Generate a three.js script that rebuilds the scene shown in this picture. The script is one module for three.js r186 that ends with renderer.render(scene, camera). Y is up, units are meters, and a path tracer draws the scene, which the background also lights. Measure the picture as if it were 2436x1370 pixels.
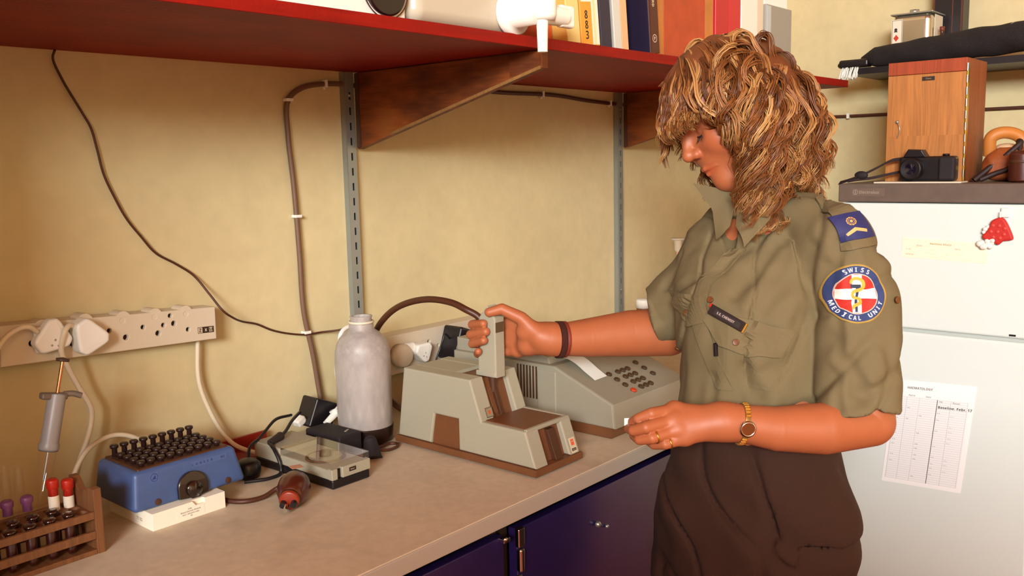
import * as THREE from 'three';
import { RoundedBoxGeometry } from 'three/addons/geometries/RoundedBoxGeometry.js';
import { mergeGeometries } from 'three/addons/utils/BufferGeometryUtils.js';
import { RectAreaLightUniformsLib } from 'three/addons/lights/RectAreaLightUniformsLib.js';

// ---------------------------------------------------------------- camera, sky, light, exposure
const scene = new THREE.Scene();
const renderer = new THREE.WebGLRenderer();
renderer.toneMapping = THREE.LinearToneMapping;
renderer.toneMappingExposure = 1.06;
renderer.shadowMap.enabled = true;
const camera = new THREE.PerspectiveCamera(35.03, 2436 / 1370, 0.02, 50);
camera.position.set(0, 1.4525, 1.564);
camera.up.set(0.1180, 0.9904, -0.0724);
camera.lookAt(0.7504, 1.4525 - 0.1368, 1.564 - 0.6467);
scene.background = new THREE.Color(0.95, 1.0, 1.05);   // overcast sky outside the window
RectAreaLightUniformsLib.init();
const WIN = { z0: 3.1, z1: 5.7, y0: 2.35, y1: 3.5, x: -4.5 };
const daylight = new THREE.RectAreaLight(new THREE.Color(0.96, 1.0, 1.0), 80, WIN.z1 - WIN.z0, WIN.y1 - WIN.y0);
daylight.name = 'window_daylight';
daylight.position.set(WIN.x + 0.03, (WIN.y0 + WIN.y1) / 2, (WIN.z0 + WIN.z1) / 2);
daylight.lookAt(2, (WIN.y0 + WIN.y1) / 2, (WIN.z0 + WIN.z1) / 2);
scene.add(daylight);

// ---------------------------------------------------------------- helpers
const V = (x, y, z) => new THREE.Vector3(x, y, z);
const v3 = (a) => new THREE.Vector3(a[0], a[1], a[2]);
let seed = 7;
const rnd = () => { seed = (seed * 1664525 + 1013904223) >>> 0; return seed / 4294967296; };
const used = {};
function numbered(n) { if (!(n in used)) { used[n] = 0; return n; } used[n]++; return n + '_' + String(used[n]).padStart(3, '0'); }
const baseOf = new WeakMap();
function shade(o) { o.castShadow = true; o.receiveShadow = true; return o; }
function tag(o, label, category, group, kind) {
  if (label) o.userData.label = label;
  if (category) o.userData.category = category;
  if (group) o.userData.group = group;
  if (kind) o.userData.kind = kind;
  return o;
}
// a Group at a thing's base; part() takes shapes in room coordinates and moves them into it
function thing(name, label, category, base, group) {
  const o = new THREE.Group(); o.name = numbered(name); o.position.set(...base); scene.add(o);
  baseOf.set(o, base); return tag(o, label, category, group);
}
function part(parent, name, geos, mat, label) {
  const b = baseOf.get(parent);
  const g = Array.isArray(geos) ? merge(geos) : geos;
  g.translate(-b[0], -b[1], -b[2]);
  const m = shade(new THREE.Mesh(g, mat)); m.name = name; parent.add(m); baseOf.set(m, b);
  if (label) m.userData.label = label;
  return m;
}
function solo(name, label, category, geos, mat, group) {
  const g = Array.isArray(geos) ? merge(geos) : geos; g.computeBoundingBox();
  const bb = g.boundingBox, b = [(bb.min.x + bb.max.x) / 2, bb.min.y, (bb.min.z + bb.max.z) / 2];
  g.translate(-b[0], -b[1], -b[2]);
  const m = shade(new THREE.Mesh(g, mat)); m.name = numbered(name); m.position.set(...b); scene.add(m); baseOf.set(m, b);
  return tag(m, label, category, group);
}
function struct(name, geos, mat) {
  const g = Array.isArray(geos) ? merge(geos) : geos;
  const m = shade(new THREE.Mesh(g, mat)); m.name = name; scene.add(m); baseOf.set(m, [0, 0, 0]); m.userData.kind = 'structure'; return m;
}
function plain(g) {
  let n = g.index ? g.toNonIndexed() : g;
  for (const k of Object.keys(n.attributes)) if (!['position', 'normal', 'uv'].includes(k)) n.deleteAttribute(k);
  if (!n.attributes.uv) n.setAttribute('uv', new THREE.BufferAttribute(new Float32Array(n.attributes.position.count * 2), 2));
  if (!n.attributes.normal) n.computeVertexNormals();
  n.morphAttributes = {}; return n;
}
function merge(list) { return list.length === 1 ? list[0] : mergeGeometries(list.map(plain)); }
// uv in metres from the way each face points
function boxUV(g, s = 1) {
  g = g.index ? g.toNonIndexed() : g;
  const p = g.attributes.position, n = g.attributes.normal, uv = new Float32Array(p.count * 2);
  for (let i = 0; i < p.count; i++) {
    const ax = Math.abs(n.getX(i)), ay = Math.abs(n.getY(i)), az = Math.abs(n.getZ(i));
    let u, w;
    if (ay >= ax && ay >= az) { u = p.getX(i); w = p.getZ(i); } else if (ax >= az) { u = p.getZ(i); w = p.getY(i); } else { u = p.getX(i); w = p.getY(i); }
    uv[2 * i] = u * s; uv[2 * i + 1] = w * s;
  }
  g.setAttribute('uv', new THREE.BufferAttribute(uv, 2)); return g;
}
const box = (x0, x1, y0, y1, z0, z1) => boxUV(new THREE.BoxGeometry(x1 - x0, y1 - y0, z1 - z0).translate((x0 + x1) / 2, (y0 + y1) / 2, (z0 + z1) / 2));
const rbox = (x0, x1, y0, y1, z0, z1, r = 0.003, s = 3) => boxUV(new RoundedBoxGeometry(x1 - x0, y1 - y0, z1 - z0, s, Math.min(r, (x1 - x0) / 2.01, (y1 - y0) / 2.01, (z1 - z0) / 2.01)).translate((x0 + x1) / 2, (y0 + y1) / 2, (z0 + z1) / 2));
const tube = (pts, r, seg = 48, rad = 10) => new THREE.TubeGeometry(new THREE.CatmullRomCurve3(pts.map(v3), false, 'centripetal'), seg, r, rad, false);
const ball = (x, y, z, r, sx = 1, sy = 1, sz = 1) => new THREE.SphereGeometry(r, 24, 16).scale(sx, sy, sz).translate(x, y, z);
// a cylinder or cone between two points
function rod(a, b, ra, rb = ra, seg = 20, open = false) {
  const A = v3(a), B = v3(b), d = B.clone().sub(A), L = d.length();
  const g = new THREE.CylinderGeometry(rb, ra, L, seg, 1, open); g.translate(0, L / 2, 0);
  g.applyQuaternion(new THREE.Quaternion().setFromUnitVectors(V(0, 1, 0), d.normalize())); g.translate(A.x, A.y, A.z); return g;
}
// a turned shape: [radius, height] pairs along the axis from a towards b's direction
function turned(prof, at, dir = [0, 1, 0], seg = 32) {
  const g = new THREE.LatheGeometry(prof.map((p) => new THREE.Vector2(p[0], p[1])), seg);
  g.applyQuaternion(new THREE.Quaternion().setFromUnitVectors(V(0, 1, 0), v3(dir).normalize())); g.translate(...at); return g;
}
function shapeOf(pts, holes = []) {
  const s = new THREE.Shape(); pts.forEach((p, i) => (i ? s.lineTo(p[0], p[1]) : s.moveTo(p[0], p[1]))); s.closePath();
  for (const [x, y, r] of holes) { const h = new THREE.Path(); h.absarc(x, y, r, 0, Math.PI * 2, true); s.holes.push(h); }
  return s;
}
function extr(shape, depth, bevel = 0, seg = 2) {
  return new THREE.ExtrudeGeometry(shape, { depth: depth - 2 * bevel, bevelEnabled: bevel > 0, bevelThickness: bevel, bevelSize: bevel, bevelOffset: -bevel, bevelSegments: seg, curveSegments: 20 }).translate(0, 0, bevel);
}
// profile in (x, y), extruded along z from z0 to z1
const prismZ = (pts, z0, z1, bevel = 0, holes = []) => boxUV(extr(shapeOf(pts, holes), z1 - z0, bevel).translate(0, 0, z0));
// profile in (z, y), extruded along x from x0 to x1
const prismX = (pts, x0, x1, bevel = 0) => boxUV(extr(shapeOf(pts.map((p) => [-p[0], p[1]])), x1 - x0, bevel).rotateY(Math.PI / 2).translate(x0, 0, 0));
// profile in (x, z), extruded up from y0 to y1
const prismY = (pts, y0, y1, bevel = 0) => boxUV(extr(shapeOf(pts.map((p) => [p[0], -p[1]])), y1 - y0, bevel).rotateX(-Math.PI / 2).translate(0, y0, 0));
function turnAbout(g, at, axis, ang) { g.translate(-at[0], -at[1], -at[2]); g.applyQuaternion(new THREE.Quaternion().setFromAxisAngle(v3(axis).normalize(), ang)); g.translate(...at); return g; }

// ---------------------------------------------------------------- textures and materials
function hash(x, y, s) { let h = (x * 374761393 + y * 668265263 + s * 1274126177) | 0; h = Math.imul(h ^ (h >>> 13), 1274126177); return ((h ^ (h >>> 16)) >>> 0) / 4294967296; }
function vnoise(x, y, per, s) {   // repeats every per cells
  const xi = Math.floor(x), yi = Math.floor(y), fx = x - xi, fy = y - yi, u = fx * fx * (3 - 2 * fx), v = fy * fy * (3 - 2 * fy), m = (a) => ((a % per) + per) % per;
  const a = hash(m(xi), m(yi), s), b = hash(m(xi + 1), m(yi), s), c = hash(m(xi), m(yi + 1), s), d = hash(m(xi + 1), m(yi + 1), s);
  return a + (b - a) * u + (c - a) * v + (a - b - c + d) * u * v;
}
function fbm(u, v, per, oct, s) { let t = 0, a = 0.5, n = 0; for (let o = 0; o < oct; o++) { t += a * vnoise(u * per, v * per, per, s + o); n += a; a *= 0.5; per *= 2; } return t / n; }
function dataTex(n, fn, srgb, rep = 1, rep2 = rep) {
  const d = new Uint8Array(n * n * 4);
  for (let j = 0; j < n; j++) for (let i = 0; i < n; i++) { const c = fn(i / n, j / n).map((a) => Math.max(0, Math.min(255, a))), k = 4 * (j * n + i); d[k] = c[0]; d[k + 1] = c[1]; d[k + 2] = c[2]; d[k + 3] = 255; }
  const t = new THREE.DataTexture(d, n, n); t.wrapS = t.wrapT = THREE.RepeatWrapping; t.magFilter = THREE.LinearFilter; t.repeat.set(rep, rep2);
  if (srgb) t.colorSpace = THREE.SRGBColorSpace; t.needsUpdate = true; return t;
}
const g3 = (a) => { const b = Math.max(0, Math.min(255, a)); return [b, b, b]; };
const T = {
  wall: dataTex(512, (u, v) => { const a = fbm(u, v, 6, 5, 11), b = fbm(u, v, 60, 2, 23); const k = 230 + 22 * (a - 0.5) + 10 * (b - 0.5); return [k + 6, k + 3, k - 2]; }, true, 0.7),
  wallBump: dataTex(256, (u, v) => g3(255 * fbm(u, v, 24, 3, 5)), false, 3),
  bench: dataTex(512, (u, v) => { const a = fbm(u, v, 5, 4, 31), b = fbm(u, v, 90, 2, 37); const st = fbm(u, v, 9, 3, 77); const k = 226 + 22 * (a - 0.5) + 16 * (b - 0.5) - (st > 0.68 ? 26 * (st - 0.68) / 0.2 : 0); return [k + 4, k, k - 6]; }, true, 1.1),
  wood: dataTex(512, (u, v) => { const w = fbm(u, v * 0.25, 8, 3, 41); const g = fbm(u * 4 + w * 0.35, v * 0.12, 32, 3, 43); const f = fbm(u * 8, v * 0.2, 64, 2, 47); const k = 205 + 60 * (g - 0.5) + 22 * (f - 0.5); return [k + 10, k, k - 14]; }, true, 2),
  woodDark: dataTex(512, (u, v) => { const g = fbm(u * 0.5, v * 1.5, 8, 4, 53), f = fbm(u * 0.3, v * 5, 32, 3, 59); const k = 175 + 260 * (g - 0.5) + 50 * (f - 0.5); return [k + 26, k, k - 24]; }, true, 2.2),
  redPaint: dataTex(512, (u, v) => { const g = fbm(u * 0.35, v * 4, 16, 3, 61), a = fbm(u, v, 6, 4, 67); const k = 205 + 46 * (g - 0.5) + 50 * (a - 0.5); return [k + 10, k, k]; }, true, 1.6),
  weave: dataTex(256, (u, v) => g3(128 + 55 * Math.sin(u * 128 * Math.PI) * Math.sin(v * 128 * Math.PI) + 60 * (fbm(u, v, 64, 2, 3) - 0.5)), false, 8),
  grain: dataTex(256, (u, v) => g3(255 * fbm(u, v, 48, 3, 71)), false, 6),
  cloud: dataTex(256, (u, v) => { const a = fbm(u, v, 7, 4, 83); return g3(232 + 40 * (a - 0.5)); }, true, 5),
};
function mat(hex, rough = 0.6, o = {}) { return new THREE.MeshPhysicalMaterial({ color: new THREE.Color(hex), roughness: rough, ...o }); }
const lin = (r, g, b) => new THREE.Color().setRGB(r, g, b);
const M = {
  wall: mat('#e1d4a8', 0.85, { map: T.wall, bumpMap: T.wallBump, bumpScale: 0.0004 }),
  ceiling: mat('#cf7a34', 0.8, { map: T.wood }), floor: mat('#b8581a', 0.55, { map: T.cloud }),
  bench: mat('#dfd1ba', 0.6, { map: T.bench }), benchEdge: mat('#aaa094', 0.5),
  carcass: mat('#2c1c16', 0.7), blueDoor: mat('#2a1b52', 0.32, { map: T.cloud, clearcoat: 0.3, clearcoatRoughness: 0.25 }),
  chrome: mat('#d8d8d4', 0.18, { metalness: 1 }), steel: mat('#b9bcb8', 0.35, { metalness: 0.85 }), galv: mat('#9aa09e', 0.42, { metalness: 0.6 }),
  dark: mat('#1a0f0c', 0.5), black: mat('#151015', 0.38), blackSoft: mat('#191218', 0.75), rubber: mat('#241712', 0.6),
  red: mat('#a01a0e', 0.55, { specularIntensity: 0.35, map: T.redPaint, bumpMap: T.grain, bumpScale: 0.0006 }),
  bracket: mat('#8f5220', 0.6, { map: T.woodDark }), rack: mat('#8a5c38', 0.6, { map: T.wood }),
  cream: mat('#a39f8b', 0.42, { bumpMap: T.grain, bumpScale: 0.0002 }), creamGrey: mat('#989280', 0.45), brown: mat('#7a4c2c', 0.5, { map: T.cloud }), brownDark: mat('#4a2a16', 0.5),
  white: mat('#efeee6', 0.4), offWhite: mat('#dcd2bc', 0.45), foam: mat('#efe9d6', 0.8), paper: mat('#f3f2ee', 0.85), fridge: mat('#dfebe8', 0.3, { clearcoat: 0.2 }),
  stripBody: mat('#d3c6b0', 0.45), hole: mat('#2a120a', 0.8), greyCable: mat('#8c7a66', 0.5), brownCable: mat('#4a2412', 0.5), whiteCable: mat('#ddd0b6', 0.45),
  blue: mat('#4a6295', 0.4, { map: T.cloud }), glass: mat('#ffffff', 0.03, { transmission: 1, thickness: 0, ior: 1.45 }),
  gold: mat('#c79a45', 0.3, { metalness: 0.9 }), copper: mat('#e0a070', 0.25, { metalness: 1 }),
};
// lettering and print: drawn on a canvas, laid on a flat piece
function canvasMat(w, h, draw, rough = 0.6, o = {}) {
  const c = document.createElement('canvas'); c.width = w; c.height = h; const x = c.getContext('2d'); draw(x, w, h);
  const t = new THREE.CanvasTexture(c); t.colorSpace = THREE.SRGBColorSpace;
  return new THREE.MeshPhysicalMaterial({ map: t, roughness: rough, ...o });
}
// a thin flat plate with full 0..1 uv on its face; c = centre, r = half width vector, u = half height vector, thickness outwards
function plate(c, r, u, th = 0.0006) {
  const C = v3(c), R = v3(r), U = v3(u), N = R.clone().cross(U).normalize().multiplyScalar(th);
  const P = [[-1, -1], [1, -1], [1, 1], [-1, 1]].map(([a, b]) => C.clone().addScaledVector(R, a).addScaledVector(U, b));
  const Q = P.map((p) => p.clone().add(N)), pos = [], uv = [];
  const quad = (a, b, d, e, t) => { for (const [p, w] of [[a, 0], [b, 1], [d, 2], [a, 0], [d, 2], [e, 3]]) { pos.push(p.x, p.y, p.z); uv.push(...(t ? [[0, 0], [1, 0], [1, 1], [0, 1]][w] : [0.01, 0.01])); } };
  quad(Q[0], Q[1], Q[2], Q[3], true);
  for (let i = 0; i < 4; i++) { const j = (i + 1) % 4; quad(P[i], P[j], Q[j], Q[i], false); }
  quad(P[3], P[2], P[1], P[0], false);
  const g = new THREE.BufferGeometry(); g.setAttribute('position', new THREE.Float32BufferAttribute(pos, 3)); g.setAttribute('uv', new THREE.Float32BufferAttribute(uv, 2)); g.computeVertexNormals(); return g;
}
// ---------------------------------------------------------------- the room
const XB = 3.3, XL = -4.5, ZF = 6.2, HC = 3.65, TH = 0.12;
struct('floor', box(XL - TH, XB + TH, -TH, 0, -TH, ZF + TH), M.floor);
struct('ceiling', box(XL - TH, XB + TH, HC, HC + TH, -TH, ZF + TH), M.ceiling);
struct('wall_back', box(XL - TH, XB + TH, 0, HC, -TH, 0), M.wall);
struct('wall_right', box(XB, XB + TH, 0, HC, 0, ZF), M.wall);
struct('wall_front', box(XL - TH, XB + TH, 0, HC, ZF, ZF + TH), M.wall);
struct('wall_left', [
  box(XL - TH, XL, 0, WIN.y0, 0, ZF), box(XL - TH, XL, WIN.y1, HC, 0, ZF),
  box(XL - TH, XL, WIN.y0, WIN.y1, 0, WIN.z0), box(XL - TH, XL, WIN.y0, WIN.y1, WIN.z1, ZF)], M.wall);
{
  const x0 = XL - 0.09, x1 = XL - 0.04, w = 0.05;
  const win = struct('window_1', [
    box(x0, x1, WIN.y0, WIN.y0 + w, WIN.z0, WIN.z1), box(x0, x1, WIN.y1 - w, WIN.y1, WIN.z0, WIN.z1),
    box(x0, x1, WIN.y0 + w, WIN.y1 - w, WIN.z0, WIN.z0 + w), box(x0, x1, WIN.y0 + w, WIN.y1 - w, WIN.z1 - w, WIN.z1),
    box(x0, x1, WIN.y0 + w, WIN.y1 - w, 4.38, 4.42)], M.white);
  part(win, 'pane', box(x0 + 0.02, x0 + 0.024, WIN.y0 + w, WIN.y1 - w, WIN.z0 + w, 4.38), M.glass);
  part(win, 'pane', box(x0 + 0.02, x0 + 0.024, WIN.y0 + w, WIN.y1 - w, 4.42, WIN.z1 - w), M.glass);
}

// ---------------------------------------------------------------- bench and cupboards
const BY = 0.9, BF = 0.632;   // worktop height and front edge
{
  const t = thing('worktop', 'long beige laminate worktop fixed along the cream wall', 'worktop', [0.6, BY, 0.3]);
  part(t, 'laminate_top', rbox(-1.2, 2.54, BY - 0.006, BY, 0.002, BF - 0.001, 0.002), M.bench);
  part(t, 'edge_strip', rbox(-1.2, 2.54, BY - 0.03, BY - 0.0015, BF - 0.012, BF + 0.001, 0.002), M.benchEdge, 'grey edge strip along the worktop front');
  part(t, 'core_board', box(-1.2, 2.54, BY - 0.03, BY - 0.006, 0.002, BF - 0.012), M.carcass);
}
function cupboard(x0, x1, label, handles) {
  const t = thing('base_cupboard', label, 'cupboard', [(x0 + x1) / 2, 0, 0.3], 'cupboards under the worktop');
  part(t, 'carcass', [box(x0, x0 + 0.018, 0.08, BY - 0.031, 0.01, BF - 0.06), box(x1 - 0.018, x1, 0.08, BY - 0.031, 0.01, BF - 0.06), box(x0 + 0.018, x1 - 0.018, 0.08, 0.1, 0.01, BF - 0.06), box(x0 + 0.018, x1 - 0.018, 0.1, BY - 0.031, 0.01, 0.02), box(x0, x1, BY - 0.05, BY - 0.031, BF - 0.1, BF - 0.055), box(x0 + 0.02, x1 - 0.02, 0, 0.08, 0.02, BF - 0.1)], M.carcass);
  const n = 1, w = (x1 - x0) / n;
  for (let i = 0; i < n; i++) {
    const a = x0 + i * w + 0.012, b = x0 + (i + 1) * w - 0.012;
    const d = part(t, 'door', rbox(a, b, 0.1, BY - 0.064, BF - 0.052, BF - 0.032, 0.002), M.blueDoor);
    handles(d, a, b);
  }
  return t;
}
cupboard(0.5, 1.095, 'dark blue base cupboard door left of the chrome edge pull, below the worktop', (d, a, b) => {
  part(d, 'door_catch', [rbox(b - 0.012, b + 0.004, 0.828, 0.836, BF - 0.034, BF - 0.02, 0.002), ball(b - 0.008, 0.835, BF - 0.022, 0.005)], M.chrome, 'small bright metal catch at the top corner');
});
cupboard(-1.19, 0.49, 'dark blue base cupboard at the far end of the worktop, out of the view', (d, a, b) => { part(d, 'knob', ball(b - 0.05, 0.75, BF - 0.024, 0.008), M.steel); });
cupboard(1.105, 1.75, 'dark blue base cupboard with a vertical chrome edge pull beside the standing person', (d, a, b) => {
  part(d, 'edge_pull', [rbox(a - 0.004, a + 0.012, 0.805, 0.838, BF - 0.034, BF - 0.024, 0.002), rbox(a - 0.002, a + 0.010, 0.76, 0.802, BF - 0.034, BF - 0.022, 0.004), rbox(a - 0.002, a + 0.006, 0.73, 0.755, BF - 0.034, BF - 0.026, 0.002)], M.chrome, 'chrome pull running down the door edge');
  part(d, 'knob', [ball(1.345, 0.772, BF - 0.026, 0.006), ball(1.377, 0.757, BF - 0.028, 0.004)], M.steel);
});
cupboard(1.76, 2.53, 'dark blue base cupboard behind the standing person, next to the fridge', (d, a, b) => { part(d, 'knob', ball(a + 0.05, 0.75, BF - 0.024, 0.008), M.steel); });

{
  // added unseen on the worktop to shade that end of the wall
  const t = thing('added_shade_cupboard', 'added tall brown cupboard out of the view, put there to shade the wall', 'cupboard', [-0.4, BY, 0.22]);
  part(t, 'carcass', rbox(-0.85, 0.13, BY, 2.6, 0.01, 0.53, 0.004), M.bracket);
  for (const x of [-0.84, -0.39]) { const d = part(t, 'door', rbox(x, x + 0.51, BY + 0.02, 2.58, 0.531, 0.548, 0.003), M.bracket); part(d, 'knob', ball(x + 0.46, 1.5, 0.558, 0.014), M.steel); }
}

{
  // made-up cabinet behind the viewer, put in to shade doors and trousers
  const t = thing('added_shade_cabinet', 'added brown cabinet out of the view, blocking window light from trousers and cupboard doors', 'cabinet', [-0.65, 0, 2.2]);
  part(t, 'case', rbox(-0.9, -0.42, 0, 1.47, 1.62, 2.8, 0.005), M.bracket);
  for (let i = 0; i < 4; i++) { const d = part(t, 'drawer', rbox(-0.419, -0.4, 0.04 + i * 0.355, 0.38 + i * 0.355, 1.64, 2.78, 0.003), M.bracket); part(d, 'drawer_pull', rod([-0.385, 0.28 + i * 0.355, 2.14], [-0.385, 0.28 + i * 0.355, 2.28], 0.006), M.steel); }
}

// ---------------------------------------------------------------- wall shelf with its uprights and brackets
const SU = 1.649, ST = 1.669, SF = 0.532;
{
  const t = thing('wall_shelf', 'long red painted wall shelf above the worktop', 'shelf', [1.2, SU, 0.27]);
  part(t, 'board', rbox(0.135, 2.738, SU, ST, 0.012, SF, 0.0015), M.red);
}
function upright(x, label) {
  const t = thing('shelf_upright', label, 'upright', [x, 1.0, 0], 'steel uprights carrying the red shelf');
  // a channel of sheet steel, open slots punched through its face
  const w = 0.012, y0 = 0.985, y1 = 1.648, slots = [];
  const s = shapeOf([[x - w, y0], [x + w, y0], [x + w, y1], [x - w, y1]]);
  for (let y = y0 + 0.03; y < y1 - 0.03; y += 0.032) { const h = new THREE.Path(); h.moveTo(x - 0.0025, y); h.lineTo(x - 0.0025, y + 0.016); h.lineTo(x + 0.0025, y + 0.016); h.lineTo(x + 0.0025, y); h.closePath(); s.holes.push(h); }
  part(t, 'channel', [boxUV(new THREE.ExtrudeGeometry(s, { depth: 0.002, bevelEnabled: false }).translate(0, 0, 0.016)), box(x - w, x - w + 0.002, y0, y1, 0.0005, 0.0165), box(x + w - 0.002, x + w, y0, y1, 0.0005, 0.0165)], M.galv);
  part(t, 'back_strip', box(x - w + 0.002, x + w - 0.002, y0, y1, 0.0003, 0.0012), M.dark);
  for (const y of [1.06, 1.6]) part(t, 'screw', ball(x, y, 0.0185, 0.0035, 1, 1, 0.4), M.steel);
}
upright(1.279, 'slotted steel shelf upright on the wall directly behind the plastic jug');
upright(2.305, 'slotted steel shelf upright on the wall beyond the keypad machine');
function bracket(x, label) {
  const t = thing('shelf_bracket', label, 'bracket', [x, 1.48, 0.02], 'wooden brackets under the red shelf');
  part(t, 'gusset', prismX([[0.02, 1.647], [0.53, 1.647], [0.53, 1.617], [0.02, 1.487]], x - 0.009, x + 0.009, 0.001), M.bracket);
  part(t, 'edge_lath', prismX([[0.13, 1.5132], [0.528, 1.6148], [0.528, 1.6205], [0.13, 1.5189]], x - 0.0125, x - 0.0092, 0), mat('#a37a4a', 0.5, { map: T.wood }), 'pale lath along the sloping lower edge');
  part(t, 'hook_plate', box(x - 0.0105, x - 0.0092, 1.49, 1.646, 0.0195, 0.032), M.brownDark);
}
bracket(1.303, 'scorched brown wooden gusset bracket above the plastic jug');
bracket(2.329, 'brown wooden gusset bracket half hidden by curly hair');

// ---------------------------------------------------------------- cables and sockets on the wall
function clip(parent, x, y, z = 0.004, across = false) {
  part(parent, 'cable_clip', across ? [rbox(x - 0.008, x + 0.008, y - 0.003, y + 0.003, 0.001, z + 0.012, 0.001), ball(x + 0.009, y, 0.006, 0.003)] : [rbox(x - 0.003, x + 0.003, y - 0.008, y + 0.008, 0.001, z + 0.012, 0.001), ball(x, y - 0.009, 0.006, 0.003)], M.white, 'white cable clip');
}
{
  const t = thing('wall_cable', 'thick brown grey cable clipped to the wall, curving down to the worktop', 'cable', [1.14, 0.95, 0.008]);
  part(t, 'sheath', tube([[1.285, 1.624, 0.008], [1.22, 1.622, 0.008], [1.161, 1.61, 0.008], [1.128, 1.584, 0.008], [1.124, 1.517, 0.008], [1.131, 1.416, 0.008], [1.136, 1.278, 0.008], [1.139, 1.154, 0.008], [1.155, 1.06, 0.01], [1.166, 0.97, 0.012], [1.168, 0.925, 0.02]], 0.0055, 120), mat('#6f5240', 0.5));
  clip(t, 1.222, 1.622); clip(t, 1.1285, 1.586, 0.004, true); clip(t, 1.1345, 1.352, 0.004, true); clip(t, 1.142, 1.109, 0.004, true);
}
{
  const t = thing('wall_cable', 'brown cable clipped along the wall right under the shelf, between the two uprights', 'cable', [1.8, 1.6, 0.008]);
  part(t, 'sheath', tube([[1.295, 1.622, 0.008], [1.6, 1.63, 0.008], [1.8, 1.628, 0.008], [2.0, 1.63, 0.008], [2.15, 1.621, 0.008], [2.29, 1.616, 0.008], [2.6, 1.612, 0.008], [3.285, 1.596, 0.008]], 0.0055, 80), M.brownCable);
  clip(t, 1.945, 1.63); clip(t, 2.262, 1.617); clip(t, 2.7, 1.61);
}
{
  const t = thing('wall_cable', 'short brown cable on the wall beside the wooden cabinet', 'cable', [3.29, 1.58, 0.3]);
  part(t, 'sheath', tube([[3.292, 1.596, 0.012], [3.292, 1.588, 0.3], [3.292, 1.588, 0.46], [3.292, 1.588, 0.9]], 0.0055, 40), M.brownCable);
  part(t, 'cable_clip', rbox(3.28, 3.299, 1.579, 1.597, 0.324, 0.333, 0.001), M.white, 'white cable clip');
}
{
  const t = thing('loose_wire', 'thin dark brown wire drooping from the shelf across the bare wall to the jug', 'wire', [0.95, 1.1, 0.006]);
  part(t, 'core', tube([[0.672, 1.648, 0.02], [0.673, 1.636, 0.008], [0.686, 1.603, 0.006], [0.712, 1.553, 0.007], [0.726, 1.525, 0.007], [0.733, 1.49, 0.008], [0.741, 1.447, 0.008], [0.757, 1.406, 0.008], [0.775, 1.369, 0.008], [0.8, 1.334, 0.008], [0.824, 1.304, 0.008], [0.86, 1.281, 0.009], [0.893, 1.256, 0.012], [0.912, 1.22, 0.03], [0.926, 1.188, 0.05], [0.948, 1.172, 0.045], [0.985, 1.156, 0.02], [1.024, 1.144, 0.008], [1.06, 1.126, 0.006], [1.102, 1.112, 0.006], [1.14, 1.105, 0.013], [1.176, 1.104, 0.012], [1.215, 1.108, 0.04], [1.235, 1.12, 0.06]], 0.0021, 220, 8), M.brownCable);
}
// socket strips: a face plate with real pin holes over a hollow body
function socketStrip(label, c00, c10, c11, c01, holes, zt) {
  const cx = (c00[0] + c10[0]) / 2, t = thing('socket_strip', label, 'socket strip', [cx, c00[1], 0]);
  part(t, 'back_box', prismZ([[c00[0] + 0.002, c00[1] + 0.002], [c10[0] - 0.002, c10[1] + 0.002], [c11[0] - 0.002, c11[1] - 0.002], [c01[0] + 0.002, c01[1] - 0.002]], 0.0005, zt - 0.009, 0), M.hole);
  part(t, 'face_plate', [prismZ([c00, c10, c11, c01], zt - 0.009, zt, 0.0015, holes), prismZ([[c00[0], c00[1]], [c10[0], c10[1]], [c10[0], c10[1] + 0.0015], [c00[0], c00[1] + 0.0015]], 0.001, zt - 0.009), prismZ([[c01[0], c01[1] - 0.0015], [c11[0], c11[1] - 0.0015], [c11[0], c11[1]], [c01[0], c01[1]]], 0.001, zt - 0.009), prismZ([[c10[0] - 0.0015, c10[1]], [c10[0], c10[1]], [c11[0], c11[1]], [c11[0] - 0.0015, c11[1]]], 0.001, zt - 0.009), prismZ([[c00[0], c00[1]], [c00[0] + 0.0015, c00[1]], [c01[0] + 0.0015, c01[1]], [c01[0], c01[1]]], 0.001, zt - 0.009)], M.stripBody);
  return t;
}
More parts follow.
